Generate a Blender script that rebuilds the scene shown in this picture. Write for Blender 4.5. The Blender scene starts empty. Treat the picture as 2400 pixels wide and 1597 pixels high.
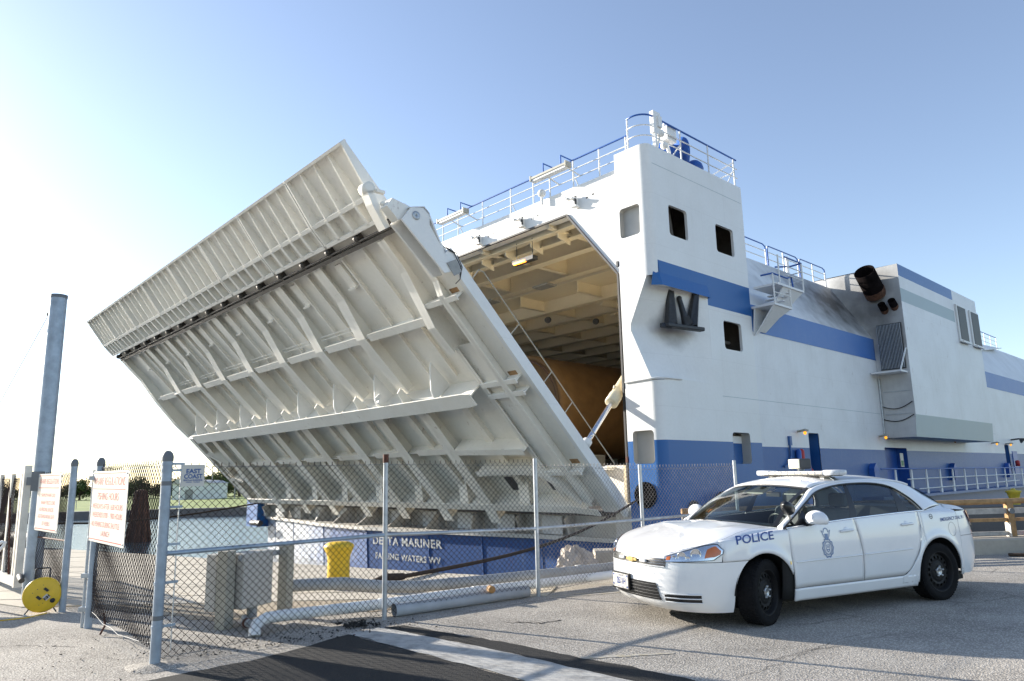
import bpy, bmesh, math, random
from mathutils import Vector, Matrix
R = math.radians
random.seed(7)
SC = bpy.context.scene
COL = SC.collection

# ------------------------------------------------------------------ camera
cam_d = bpy.data.cameras.new('camera'); cam = bpy.data.objects.new('camera', cam_d); COL.objects.link(cam)
cam_d.sensor_width = 36.0; cam_d.lens = 24.98; cam_d.clip_start = .05; cam_d.clip_end = 6000
def cam_axes(pitch, roll):
    fwd = Vector((0, math.cos(pitch), math.sin(pitch))); up = Vector((0, -math.sin(pitch), math.cos(pitch))); r = Vector((1, 0, 0))
    return math.cos(roll)*r + math.sin(roll)*up, -math.sin(roll)*r + math.cos(roll)*up, fwd
cr, cu, cf = cam_axes(.1928666, -.0271517)
cam.matrix_world = Matrix(((cr.x, cu.x, -cf.x, 0), (cr.y, cu.y, -cf.y, 0), (cr.z, cu.z, -cf.z, 1.68), (0, 0, 0, 1)))
SC.camera = cam
# the quay falls slightly towards the land: everything standing on it is laid out on a flat plan and tipped by this small rotation
def rot3(a): return Matrix(((a[0].x, a[0].y, a[0].z), (a[1].x, a[1].y, a[1].z), (a[2].x, a[2].y, a[2].z)))
Q3 = rot3(cam_axes(.1928666, -.0271517)).transposed() @ rot3(cam_axes(.179175, -.0221189))
TILT = Matrix.Translation((0, 0, 1.68)) @ Q3.to_4x4() @ Matrix.Translation((0, 0, -1.68))
DONE = set()
def tops(): return [o for o in COL.objects if o.parent is None and o.type in ('MESH', 'EMPTY')]
def settle():
    """tip the newly built quay things"""
    for o in tops():
        if o.name not in DONE: o.matrix_world = TILT @ o.matrix_basis; DONE.add(o.name)
def keep():
    for o in tops(): DONE.add(o.name)

# ------------------------------------------------------------------ sky, sun, exposure
SUN_EL = R(18.5); SUN_AZ = R(-61.0)       # clockwise from +Y
w = bpy.data.worlds.new('World'); SC.world = w; w.use_nodes = True
nt = w.node_tree; bg = nt.nodes['Background']
sky = nt.nodes.new('ShaderNodeTexSky'); sky.sky_type = 'NISHITA'; sky.sun_disc = False
sky.sun_elevation = SUN_EL; sky.sun_rotation = SUN_AZ; sky.air_density = 1.0; sky.dust_density = .4; sky.ozone_density = 2.2; sky.altitude = 0
hsv = nt.nodes.new('ShaderNodeHueSaturation'); hsv.inputs['Saturation'].default_value = .86; hsv.inputs['Hue'].default_value = .504
nt.links.new(sky.outputs[0], hsv.inputs['Color']); nt.links.new(hsv.outputs[0], bg.inputs[0]); bg.inputs[1].default_value = .112
sl = bpy.data.lights.new('sun', 'SUN'); sl.energy = 5.0; sl.angle = R(.53); sl.color = (1, .93, .82)
so = bpy.data.objects.new('sun', sl); COL.objects.link(so)
sdir = Vector((math.sin(SUN_AZ)*math.cos(SUN_EL), math.cos(SUN_AZ)*math.cos(SUN_EL), math.sin(SUN_EL)))
so.rotation_euler = sdir.to_track_quat('Z', 'Y').to_euler(); so.location = sdir*60
SC.view_settings.view_transform = 'Standard'; SC.view_settings.look = 'None'
SC.view_settings.exposure = 1.25; SC.view_settings.gamma = 1.0

# ------------------------------------------------------------------ helpers
def tag(o, label=None, cat=None, group=None, kind=None):
    if label: o['label'] = label
    if cat: o['category'] = cat
    if group: o['group'] = group
    if kind: o['kind'] = kind
    return o
def empty(name, loc=(0, 0, 0), rz=0, mat=None):
    o = bpy.data.objects.new(name, None); COL.objects.link(o); o.empty_display_size = .2
    if mat: o.matrix_world = mat
    else: o.location = loc; o.rotation_euler = (0, 0, rz)
    return o
def V(*a): return Vector(a)
def lerp(a, b, t): return a+(b-a)*t
def interp(xs, ys, x):
    if x <= xs[0]: return ys[0]
    for i in range(1, len(xs)):
        if x <= xs[i]:
            t = (x-xs[i-1])/(xs[i]-xs[i-1]); return ys[i-1]+(ys[i]-ys[i-1])*t
    return ys[-1]
def sinterp(xs, ys, x):      # smooth (monotone-ish cubic hermite)
    n = len(xs)
    if x <= xs[0]: return ys[0]
    if x >= xs[-1]: return ys[-1]
    for i in range(1, n):
        if x <= xs[i]: break
    def m(k):
        if k == 0: return (ys[1]-ys[0])/(xs[1]-xs[0])
        if k == n-1: return (ys[-1]-ys[-2])/(xs[-1]-xs[-2])
        return (ys[k+1]-ys[k-1])/(xs[k+1]-xs[k-1])
    h = xs[i]-xs[i-1]; t = (x-xs[i-1])/h
    a = ys[i-1]; b = ys[i]; ma = m(i-1)*h; mb = m(i)*h
    return (2*t**3-3*t*t+1)*a+(t**3-2*t*t+t)*ma+(-2*t**3+3*t*t)*b+(t**3-t*t)*mb

class MB:
    """collects shapes; build() links them as ONE mesh object"""
    def __init__(s): s.v = []; s.f = []; s.m = []; s.sm = []
    def add(s, vs, fs, mi=0, smooth=False):
        k = len(s.v); s.v += [tuple(p) for p in vs]
        for f in fs: s.f.append(tuple(k+i for i in f)); s.m.append(mi); s.sm.append(smooth)
        return s
    def box(s, x0, x1, y0, y1, z0, z1, mi=0):
        vs = [(x, y, z) for z in (z0, z1) for y in (y0, y1) for x in (x0, x1)]
        return s.add(vs, [(0, 2, 3, 1), (4, 5, 7, 6), (0, 1, 5, 4), (2, 6, 7, 3), (0, 4, 6, 2), (1, 3, 7, 5)], mi)
    def bar(s, a, b, w, h, up=(0, 0, 1), mi=0):
        """rectangular bar from a to b; w across, h along up"""
        a = Vector(a); b = Vector(b); d = (b-a).normalized(); u = Vector(up); u = (u-d*u.dot(d))
        if u.length < 1e-6: u = Vector((1, 0, 0)); u = u-d*u.dot(d)
        u.normalize(); r = d.cross(u); vs = []
        for p in (a, b):
            for i, j in ((-1, -1), (1, -1), (1, 1), (-1, 1)): vs.append(p+r*(i*w/2)+u*(j*h/2))
        return s.add(vs, [(3, 2, 1, 0), (4, 5, 6, 7), (0, 1, 5, 4), (1, 2, 6, 5), (2, 3, 7, 6), (3, 0, 4, 7)], mi)
    def tube(s, pts, r, n=8, mi=0, caps=True, closed=False, smooth=True):
        pts = [Vector(p) for p in pts]; k = len(pts); rs = r if isinstance(r, (list, tuple)) else [r]*k
        vs = []; prev = None
        for i, p in enumerate(pts):
            if closed: d = (pts[(i+1) % k]-pts[i-1])
            else: d = (pts[min(i+1, k-1)]-pts[max(i-1, 0)])
            d.normalize()
            if prev is None:
                u = Vector((0, 0, 1)) if abs(d.z) < .9 else Vector((1, 0, 0))
            else: u = prev
            u = (u-d*u.dot(d)).normalized(); prev = u; q = d.cross(u)
            for j in range(n):
                a = 2*math.pi*j/n; vs.append(p+u*(math.cos(a)*rs[i])+q*(math.sin(a)*rs[i]))
        fs = []
        for i in range(k if closed else k-1):
            i2 = (i+1) % k
            for j in range(n): fs.append((i*n+j, i*n+(j+1) % n, i2*n+(j+1) % n, i2*n+j))
        s.add(vs, fs, mi, smooth)
        if caps and not closed:
            s.add(vs[:n], [tuple(range(n-1, -1, -1))], mi); s.add(vs[-n:], [tuple(range(n))], mi)
        return s
    def lathe(s, prof, n=24, o=(0, 0, 0), ax=(0, 0, 1), mi=0, smooth=True, caps=True):
        """prof: list of (radius, height along ax)"""
        ax = Vector(ax).normalized(); u = Vector((1, 0, 0)) if abs(ax.x) < .9 else Vector((0, 1, 0))
        u = (u-ax*u.dot(ax)).normalized(); q = ax.cross(u); o = Vector(o); vs = []; fs = []
        for r, h in prof:
            for j in range(n):
                a = 2*math.pi*j/n; vs.append(o+ax*h+u*(r*math.cos(a))+q*(r*math.sin(a)))
        for i in range(len(prof)-1):
            for j in range(n): fs.append((i*n+j, i*n+(j+1) % n, (i+1)*n+(j+1) % n, (i+1)*n+j))
        s.add(vs, fs, mi, smooth)
        if caps:
            if prof[0][0] > 1e-5: s.add(vs[:n], [tuple(range(n-1, -1, -1))], mi)
            if prof[-1][0] > 1e-5: s.add(vs[-n:], [tuple(range(n))], mi)
        return s
    def prism(s, poly, d, mi=0):
        """poly: list of 3D points (planar), d: extrusion vector"""
        n = len(poly); d = Vector(d); a = [Vector(p) for p in poly]; b = [p+d for p in a]
        fs = [tuple(range(n-1, -1, -1)), tuple(range(n, 2*n))]+[(i, (i+1) % n, n+(i+1) % n, n+i) for i in range(n)]
        return s.add(a+b, fs, mi)
    def grid(s, P, nu, nv, mi=0, smooth=True, flip=False):
        vs = [P(i/nu, j/nv) for j in range(nv+1) for i in range(nu+1)]; fs = []
        for j in range(nv):
            for i in range(nu):
                a = j*(nu+1)+i; q = (a, a+1, a+nu+2, a+nu+1); fs.append(q[::-1] if flip else q)
        return s.add(vs, fs, mi, smooth)
    def quad(s, a, b, c, d, mi=0): return s.add([a, b, c, d], [(0, 1, 2, 3)], mi)
    def ball(s, c, r, n=12, mi=0, sc=(1, 1, 1)):
        c = Vector(c); vs = []; fs = []; m = n//2
        for i in range(m+1):
            t = math.pi*i/m
            for j in range(n):
                a = 2*math.pi*j/n; vs.append(c+Vector((r*sc[0]*math.sin(t)*math.cos(a), r*sc[1]*math.sin(t)*math.sin(a), r*sc[2]*math.cos(t))))
        for i in range(m):
            for j in range(n): fs.append((i*n+j, (i+1)*n+j, (i+1)*n+(j+1) % n, i*n+(j+1) % n))
        return s.add(vs, fs, mi, True)
    def mesh(s, name, mats):
        me = bpy.data.meshes.new(name); me.from_pydata(s.v, [], s.f); me.validate(clean_customdata=False)
        if not isinstance(mats, (list, tuple)): mats = [mats]
        for m in mats: me.materials.append(m)
        if len(me.polygons) == len(s.f):
            me.polygons.foreach_set('material_index', s.m); me.polygons.foreach_set('use_smooth', s.sm)
        me.update(); return me
    def build(s, name, mats, parent=None, weld=False, bevel=0, solid=0, offset=-1, autosmooth=None):
        me = s.mesh(name, mats)
        if weld or bevel:
            bm = bmesh.new(); bm.from_mesh(me); bmesh.ops.remove_doubles(bm, verts=bm.verts, dist=.0004)
            bmesh.ops.recalc_face_normals(bm, faces=bm.faces) if bevel else None
            bm.to_mesh(me); bm.free()
        o = bpy.data.objects.new(name, me); COL.objects.link(o)
        if parent: o.parent = parent
        if solid:
            m = o.modifiers.new('solid', 'SOLIDIFY'); m.thickness = solid; m.offset = offset
        if bevel:
            m = o.modifiers.new('bevel', 'BEVEL'); m.width = bevel; m.segments = 2; m.limit_method = 'ANGLE'; m.angle_limit = R(35)
        return o
def copy_obj(o, parent=None):
    c = o.copy(); COL.objects.link(c); c.parent = parent; return c
def copy_tree(o, parent=None):
    c = copy_obj(o, parent)
    for ch in [x for x in o.children]: copy_tree(ch, c)
    return c
def text_mesh(txt, size=1.0, bold=0.0, align='CENTER', shear=0.0, spacing=1.0, xs=1.0, ls=1.0):
    """flat lettering as mesh data in the XY plane (built-in font)"""
    cu = bpy.data.curves.new('t', 'FONT'); cu.body = txt; cu.size = size; cu.align_x = align; cu.align_y = 'CENTER'
    cu.offset = bold; cu.shear = shear; cu.space_character = spacing; cu.resolution_u = 3; cu.space_line = ls
    ob = bpy.data.objects.new('t', cu); COL.objects.link(ob)
    dg = bpy.context.evaluated_depsgraph_get(); me = bpy.data.meshes.new_from_object(ob.evaluated_get(dg))
    bpy.data.objects.remove(ob); bpy.data.curves.remove(cu)
    vs = [(v.co.x*xs, v.co.y) for v in me.vertices]; fs = [tuple(p.vertices) for p in me.polygons]
    bpy.data.meshes.remove(me); return vs, fs
def lettering(mb, txt, o, ux, uy, mi=0, **k):
    vs, fs = text_mesh(txt, **k); o = Vector(o); ux = Vector(ux); uy = Vector(uy)
    return mb.add([o+ux*x+uy*y for x, y in vs], fs, mi)

# ------------------------------------------------------------------ materials
def rgb(r, g, b): return (r, g, b, 1)
class NT:
    def __init__(s, name):
        s.m = bpy.data.materials.new(name); s.m.use_nodes = True; s.t = s.m.node_tree
        s.b = s.t.nodes['Principled BSDF']; s.out = s.t.nodes['Material Output']
    def n(s, t, **k):
        x = s.t.nodes.new(t)
        for a, b in k.items():
            if a in x.inputs.keys() if isinstance(a, str) else False: x.inputs[a].default_value = b
            else: setattr(x, a, b)
        return x
    def l(s, a, b): s.t.links.new(a, b)
    def coord(s, scale=(1, 1, 1), kind='Object'):
        tc = s.n('ShaderNodeTexCoord'); mp = s.n('ShaderNodeMapping'); mp.inputs['Scale'].default_value = scale
        s.l(tc.outputs[kind], mp.inputs['Vector']); return mp.outputs[0]
    def noise(s, vec, scale, detail=6, rough=.6):
        x = s.n('ShaderNodeTexNoise'); x.inputs['Scale'].default_value = scale; x.inputs['Detail'].default_value = detail; x.inputs['Roughness'].default_value = rough
        s.l(vec, x.inputs['Vector']); return x.outputs['Fac']
    def vor(s, vec, scale, feat='F1', out='Distance'):
        x = s.n('ShaderNodeTexVoronoi'); x.feature = feat; x.inputs['Scale'].default_value = scale; s.l(vec, x.inputs['Vector']); return x.outputs[out]
    def ramp(s, fac, stops):
        x = s.n('ShaderNodeValToRGB'); e = x.color_ramp.elements
        while len(e) > 1: e.remove(e[0])
        e[0].position = stops[0][0]; e[0].color = stops[0][1] if len(stops[0][1]) == 4 else (*stops[0][1], 1)
        for p, c in stops[1:]:
            q = e.new(p); q.color = c if len(c) == 4 else (*c, 1)
        s.l(fac, x.inputs[0]); return x.outputs[0]
    def mix(s, f, a, b, mode='MIX'):
        x = s.n('ShaderNodeMix'); x.data_type = 'RGBA'; x.blend_type = mode
        for i, q in ((0, f), (6, a), (7, b)):
            if hasattr(q, 'links'): s.l(q, x.inputs[i])
            elif i == 0: x.inputs[0].default_value = q
            else: x.inputs[i].default_value = q if len(q) == 4 else (*q, 1)
        return x.outputs[2]
    def bump(s, h, strength=.2, dist=.01, nrm=None):
        x = s.n('ShaderNodeBump'); x.inputs['Strength'].default_value = strength; x.inputs['Distance'].default_value = dist
        s.l(h, x.inputs['Height'])
        if nrm: s.l(nrm, x.inputs['Normal'])
        s.l(x.outputs[0], s.b.inputs['Normal']); return x.outputs[0]
    def set(s, **k):
        for a, q in k.items():
            i = s.b.inputs[{'col': 'Base Color', 'rough': 'Roughness', 'metal': 'Metallic', 'spec': 'Specular IOR Level', 'coat': 'Coat Weight', 'em': 'Emission Color', 'es': 'Emission Strength', 'trans': 'Transmission Weight'}[a]]
            if hasattr(q, 'links'): s.l(q, i)
            else: i.default_value = (*q, 1) if isinstance(q, tuple) and len(q) == 3 else q
        return s
def plain(name, col, rough=.5, metal=0, var=.12, scale=6, bump=0, bscale=40, kind='Object', **k):
    m = NT(name); c = m.coord(kind=kind); f = m.noise(c, scale)
    lo = tuple(x*(1-var) for x in col); hi = tuple(min(1, x*(1+var)) for x in col)
    m.set(col=m.ramp(f, [(.3, lo), (.7, hi)]), rough=rough, metal=metal, **k)
    if bump: m.bump(m.noise(c, bscale), bump, .01)
    return m.m
def ship_paint(name, col, grime=(.30, .27, .22), amount=.35, rough=.42, rust=0.0, streak=.5, seams=0.0):
    """brushed marine paint: vertical run marks, patches, faint plating dents, some rust"""
    m = NT(name); tc = m.coord()
    st = m.noise(m.coord((5.0, 5.0, .16)), 1.0, 8, .7)
    pa = m.noise(tc, .55, 6, .6); fi = m.noise(tc, 9, 5, .7)
    s1 = m.ramp(st, [(.50, (0, 0, 0)), (.78, (1, 1, 1))]); p1 = m.ramp(pa, [(.38, (0, 0, 0)), (.72, (1, 1, 1))])
    f = m.mix(streak, p1, m.mix(1.0, s1, p1, 'MULTIPLY'))
    fm = m.n('ShaderNodeMath', operation='MULTIPLY'); m.l(f, fm.inputs[0]); fm.inputs[1].default_value = amount
    base = m.mix(fm.outputs[0], col, grime)
    base = m.mix(.10, base, m.ramp(fi, [(.3, tuple(x*.6 for x in col)), (.7, tuple(min(1, x*1.1) for x in col))]))
    if rust:
        rn = m.noise(m.coord((2.2, 2.2, .9)), 1.6, 9, .75); rf = m.ramp(rn, [(.62-rust*.08, (0, 0, 0)), (.76, (1, 1, 1))])
        base = m.mix(rf, base, (.20, .085, .03))
    nb = None
    if seams:
        tcx = m.n('ShaderNodeTexCoord'); sx = m.n('ShaderNodeSeparateXYZ'); m.l(tcx.outputs['Object'], sx.inputs[0]); ad = m.n('ShaderNodeMath', operation='ADD'); m.l(sx.outputs[0], ad.inputs[0]); m.l(sx.outputs[1], ad.inputs[1])
        cx_ = m.n('ShaderNodeCombineXYZ'); m.l(ad.outputs[0], cx_.inputs[0]); m.l(sx.outputs[2], cx_.inputs[1])
        bk = m.n('ShaderNodeTexBrick'); bk.inputs['Scale'].default_value = 1.0; bk.inputs['Brick Width'].default_value = 3.1; bk.inputs['Row Height'].default_value = 1.75; bk.inputs['Mortar Size'].default_value = .012; bk.inputs['Mortar Smooth'].default_value = .6
        m.l(cx_.outputs[0], bk.inputs['Vector'])
        sf = m.n('ShaderNodeMath', operation='MULTIPLY'); m.l(bk.outputs['Fac'], sf.inputs[0]); sf.inputs[1].default_value = .09
        base = m.mix(sf.outputs[0], base, tuple(x*.5 for x in grime)); nb = bk.outputs['Fac']
    m.set(col=base, rough=m.ramp(fi, [(.2, (rough-.08,)*3), (.8, (rough+.12,)*3)]), spec=.4)
    n1 = m.bump(m.noise(tc, .9, 2, .4), .10, .03)
    if nb: m.bump(nb, .15, .01, n1)
    return m.m
def stained(name, src, center, scale, col, r0, r1, amt):
    """copy of a paint with a smoke / grime stain of its own round a point (object space)"""
    m = src.copy(); m.name = name; t = m.node_tree; b = t.nodes['Principled BSDF']; L = b.inputs['Base Color'].links[0].from_socket
    tc = t.nodes.new('ShaderNodeTexCoord'); mp = t.nodes.new('ShaderNodeMapping'); mp.vector_type = 'POINT'
    mp.inputs['Location'].default_value = [-c*s for c, s in zip(center, scale)]; mp.inputs['Scale'].default_value = scale
    ln = t.nodes.new('ShaderNodeVectorMath'); ln.operation = 'LENGTH'; ns = t.nodes.new('ShaderNodeTexNoise'); ns.inputs['Scale'].default_value = 1.3; ns.inputs['Detail'].default_value = 6
    ma = t.nodes.new('ShaderNodeMath'); ma.operation = 'MULTIPLY_ADD'; ma.inputs[1].default_value = .9
    rp = t.nodes.new('ShaderNodeValToRGB'); e = rp.color_ramp.elements; e[0].position = r0; e[0].color = (amt, amt, amt, 1); e[1].position = r1; e[1].color = (0, 0, 0, 1)
    mx = t.nodes.new('ShaderNodeMix'); mx.data_type = 'RGBA'; mx.inputs[7].default_value = (*col, 1)
    sb = t.nodes.new('ShaderNodeMath'); sb.operation = 'SUBTRACT'; sb.inputs[1].default_value = .45
    t.links.new(tc.outputs['Object'], mp.inputs[0]); t.links.new(mp.outputs[0], ln.inputs[0]); t.links.new(tc.outputs['Object'], ns.inputs['Vector'])
    t.links.new(ns.outputs['Fac'], ma.inputs[0]); t.links.new(ln.outputs['Value'], ma.inputs[2]); t.links.new(ma.outputs[0], sb.inputs[0]); t.links.new(sb.outputs[0], rp.inputs[0])
    t.links.new(rp.outputs[0], mx.inputs[0]); t.links.new(L, mx.inputs[6]); t.links.new(mx.outputs[2], b.inputs['Base Color']); return m
def glassy(name, tint, refl=.09, rough=.0):
    m = NT(name); t = m.t; t.nodes.remove(m.b)
    tr = m.n('ShaderNodeBsdfTransparent'); tr.inputs[0].default_value = (*tint, 1)
    gl = m.n('ShaderNodeBsdfGlossy'); gl.inputs['Roughness'].default_value = rough
    lw = m.n('ShaderNodeLayerWeight'); lw.inputs[0].default_value = .5
    pw = m.n('ShaderNodeMath', operation='POWER'); m.l(lw.outputs['Facing'], pw.inputs[0]); pw.inputs[1].default_value = 4.0
    fr = m.n('ShaderNodeMath', operation='MULTIPLY_ADD'); m.l(pw.outputs[0], fr.inputs[0]); fr.inputs[1].default_value = .9; fr.inputs[2].default_value = refl*.5
    mx = m.n('ShaderNodeMixShader'); m.l(fr.outputs[0], mx.inputs[0]); m.l(tr.outputs[0], mx.inputs[1]); m.l(gl.outputs[0], mx.inputs[2])
    m.l(mx.outputs[0], m.out.inputs[0]); return m.m
def emit(name, col, strength, base=(.3, .2, .1)):
    m = NT(name); m.set(col=base, em=col, es=strength, rough=.4); return m.m

M = {}
M['white'] = ship_paint('ship_white', (.80, .80, .785), grime=(.40, .35, .28), amount=.30, seams=1)
M['white2'] = ship_paint('ship_white_weathered', (.79, .795, .80), grime=(.42, .40, .37), amount=.50, seams=1, rust=.02)
M['soot'] = None
M['blue'] = ship_paint('ship_blue', (.014, .112, .34), grime=(.03, .10, .30), amount=.5, rough=.35)
M['hullblue'] = ship_paint('ship_hull_blue', (.015, .10, .31), grime=(.20, .24, .34), amount=.6, rough=.4)
M['hulldirty'] = ship_paint('hull_bow_blue', (.008, .062, .22), grime=(.20, .25, .32), amount=.45, rough=.5, rust=.3, streak=.8)
M['rail_blue'] = plain('rail_blue', (.02, .10, .38), .4)
M['palegrey'] = ship_paint('pale_grey_stripe', (.36, .44, .46), amount=.2)
M['greyface'] = ship_paint('sooty_grey_plate', (.62, .62, .61), grime=(.22, .22, .22), amount=.75, rough=.5, streak=.35)
M['door'] = ship_paint('door_white', (.85, .825, .76), grime=(.46, .39, .28), amount=.32, rough=.45, rust=.02, streak=.25)
M['doorlow'] = ship_paint('door_white_low', (.84, .80, .72), grime=(.42, .33, .21), amount=.5, rough=.5, rust=.35, streak=.3)
M['flap'] = ship_paint('flap_white', (.84, .82, .765), grime=(.33, .31, .27), amount=.35, rough=.45, rust=.03)
M['void'] = plain('matt_black', (.008, .008, .008), 1.0, spec=.0)
M['ledge'] = ship_paint('ledge_white', (.52, .50, .46), grime=(.33, .25, .16), amount=.6, rough=.5, rust=.5, streak=.3)
M['hold'] = ship_paint('hold_cream', (.80, .71, .53), grime=(.55, .45, .29), amount=.35, rough=.5)
M['tan'] = plain('rocket_foam', (.17, .095, .035), .75, var=.15, scale=2)
M['rubber'] = plain('rubber_gasket', (.02, .02, .022), .6)
M['blackmetal'] = plain('black_steel', (.022, .024, .028), .5, var=.4, scale=12, bump=.2)
M['soot_pipe'] = plain('sooted_pipe', (.008, .006, .006), .95, var=.5, scale=3, spec=.05)
M['rustpipe'] = plain('rusty_pipe', (.10, .045, .025), .7, var=.5, scale=8)
M['greasy'] = plain('greasy_steel', (.09, .082, .075), .6, .3, var=.5, scale=14, bump=.3)
M['galv'] = plain('galvanised_steel', (.42, .45, .48), .42, .55, var=.18, scale=9, bump=.05)
M['galvblue'] = plain('galvanised_post', (.30, .36, .43), .45, .35, var=.2, scale=7, bump=.05)
M['steel'] = plain('chromed_rod', (.75, .76, .78), .18, 1.0, var=.05)
M['creamcyl'] = plain('cream_cylinder', (.72, .64, .46), .4)
M['darkgrey'] = plain('dark_grey', (.05, .05, .052), .6)
M['midgrey'] = plain('mid_grey_paint', (.30, .30, .29), .5)
M['winplate'] = plain('recess_grey', (.42, .41, .385), .5, var=.1, scale=1.5)
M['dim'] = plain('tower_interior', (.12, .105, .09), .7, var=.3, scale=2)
M['winglass'] = glassy('dark_window', (.10, .12, .13))
M['heater'] = emit('heater_glow', (1, .24, .015), 4.5)
M['heater2'] = emit('heater_glow_red', (1, .06, .03), 1.8)
M['amber'] = emit('amber_lens', (1, .38, .02), .7, (.7, .3, .02))
M['amberoff'] = plain('amber_lens_unlit', (.55, .25, .02), .3)
M['yellow'] = plain('safety_yellow', (.72, .46, .02), .45, var=.12, scale=5, bump=.1, bscale=60)
M['yellowdull'] = plain('dull_yellow', (.55, .42, .04), .5, var=.2, scale=5)
M['olive'] = plain('olive_grey_paint', (.36, .34, .28), .5, var=.12, scale=5)
M['cabinet'] = plain('cabinet_grey', (.46, .44, .40), .45, var=.08, scale=4)
M['pvc'] = plain('white_pvc', (.80, .80, .78), .35, var=.06, scale=5)
M['greypipe'] = plain('grey_pipe', (.36, .37, .37), .5, var=.15, scale=4)
M['pipe2'] = plain('pale_grey_pipe', (.36, .38, .40), .5, var=.12, scale=4)
M['rope'] = plain('mooring_rope', (.055, .035, .022), .9, var=.4, scale=30, bump=.8, bscale=60)
M['wood'] = plain('weathered_wood', (.33, .20, .09), .8, var=.35, scale=9, bump=.4, bscale=30)
M['woodend'] = plain('cut_wood', (.42, .22, .08), .8, var=.2, scale=20)
M['woodgrey'] = plain('grey_timber', (.38, .36, .33), .8, var=.25, scale=9, bump=.4, bscale=30)
M['orange'] = plain('orange_plastic', (.70, .10, .02), .5)
M['redp'] = plain('red_paint', (.45, .03, .03), .5)
M['signw'] = plain('sign_white', (.56, .535, .49), .45, var=.05, scale=3)
M['signred'] = plain('sign_red_ink', (.42, .06, .05), .5, var=.15, scale=30)
M['signblue'] = plain('sign_blue_ink', (.03, .09, .26), .5)
M['mesh'] = plain('rusty_chain_link', (.030, .017, .013), .85, .0, var=.4, scale=14)
M['meshg'] = plain('galvanised_chain_link', (.30, .27, .25), .5, .4, var=.4, scale=10)
M['wire'] = plain('galvanised_wire', (.24, .24, .24), .6, .3)
M['rustcap'] = plain('rusted_cap', (.10, .035, .02), .8, var=.5, scale=30)
M['capgrey'] = plain('weathered_cap', (.14, .15, .16), .6)
M['gatewhite'] = plain('gate_frame_paint', (.62, .59, .53), .5, var=.15, scale=6)
M['letter'] = plain('painted_letter', (.46, .47, .46), .55, var=.35, scale=9)

# ------------------------------------------------------------------ ground materials
def mk_asphalt(name, stone_lo, stone_hi, tar, scale=95, tar_at=.42, bump=.6, patch=.25):
    m = NT(name); c = m.coord()
    d = m.vor(c, scale); colr = m.vor(c, scale, out='Color'); bw = m.n('ShaderNodeRGBToBW'); m.l(colr, bw.inputs[0])
    st = m.ramp(bw.outputs[0], [(.1, stone_lo), (.9, stone_hi)])
    f = m.ramp(d, [(tar_at-.14, (0, 0, 0)), (tar_at+.16, (1, 1, 1))])
    col = m.mix(f, st, tar)
    pn = m.noise(c, .7, 7, .65); col = m.mix(patch, col, m.ramp(pn, [(.3, tuple(x*.45 for x in stone_lo)), (.7, tuple(min(1, x*1.15) for x in stone_hi))]))
    cw = m.noise(c, 1.4, 5, .6); wv = m.n('ShaderNodeVectorMath', operation='MULTIPLY_ADD')
    m.l(c, wv.inputs[0]); wv.inputs[1].default_value = (1, 1, 1)
    cmb = m.n('ShaderNodeCombineXYZ'); m.l(cw, cmb.inputs[0]); m.l(cw, cmb.inputs[1]); m.l(cmb.outputs[0], wv.inputs[2])
    ck = m.vor(wv.outputs[0], .33, 'DISTANCE_TO_EDGE'); cf2 = m.ramp(ck, [(.0, (1, 1, 1)), (.006, (0, 0, 0))])
    msk = m.ramp(m.noise(c, .5, 3), [(.5, (0, 0, 0)), (.58, (1, 1, 1))])
    cm = m.mix(1.0, cf2, msk, 'MULTIPLY'); cmf = m.n('ShaderNodeMath', operation='MULTIPLY'); m.l(cm, cmf.inputs[0]); cmf.inputs[1].default_value = .7
    col = m.mix(cmf.outputs[0], col, tuple(x*.5 for x in tar))
    oil = m.noise(c, .33, 5, .55); of = m.ramp(oil, [(.56, (0, 0, 0)), (.72, (.45, .45, .45))]); col = m.mix(of, col, tuple(x*.55 for x in tar))
    m.set(col=col, rough=.85, spec=.25)
    inv = m.n('ShaderNodeMath', operation='SUBTRACT'); inv.inputs[0].default_value = 1; m.l(d, inv.inputs[1])
    m.bump(inv.outputs[0], bump, .008); return m.m
M['asphalt'] = mk_asphalt('aggregate_asphalt', (.30, .272, .232), (.72, .665, .585), (.21, .19, .165), scale=62)
M['asphaltdark'] = mk_asphalt('new_black_asphalt', (.026, .025, .025), (.078, .074, .068), (.02, .0195, .019), scale=150, bump=.5, patch=.15)
def mk_concrete(name, col, stain=.35, bump=.25):
    m = NT(name); c = m.coord(); a = m.noise(c, .6, 8, .65); b = m.noise(c, 14, 6, .7)
    cc = m.mix(stain, col, m.ramp(a, [(.32, tuple(x*.5 for x in col)), (.65, tuple(min(1, x*1.08) for x in col))]))
    cc = m.mix(.3, cc, m.ramp(b, [(.3, tuple(x*.7 for x in col)), (.7, tuple(min(1, x*1.15) for x in col))]))
    m.set(col=cc, rough=.85, spec=.25); m.bump(b, bump, .006); return m.m
M['concrete'] = mk_concrete('quay_concrete', (.52, .47, .39))
M['curb'] = mk_concrete('curb_concrete', (.42, .38, .32), .5, .5)
M['seawall'] = mk_concrete('seawall_concrete', (.17, .16, .15), .6, .5)
M['quaywall'] = mk_concrete('quay_wall_dark', (.16, .15, .14), .6, .4)
def mk_paint_worn(name, col, under, amt=.55, lo=.45, hi=.62, scale=9):
    m = NT(name); c = m.coord(); n = m.noise(c, scale, 9, .75); v = m.vor(c, 120)
    f = m.ramp(n, [(lo, (0, 0, 0)), (hi, (1, 1, 1))]); fm = m.n('ShaderNodeMath', operation='MULTIPLY'); m.l(f, fm.inputs[0]); fm.inputs[1].default_value = amt
    m.set(col=m.mix(fm.outputs[0], col, under), rough=.7); m.bump(v, .4, .005); return m.m
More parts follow.
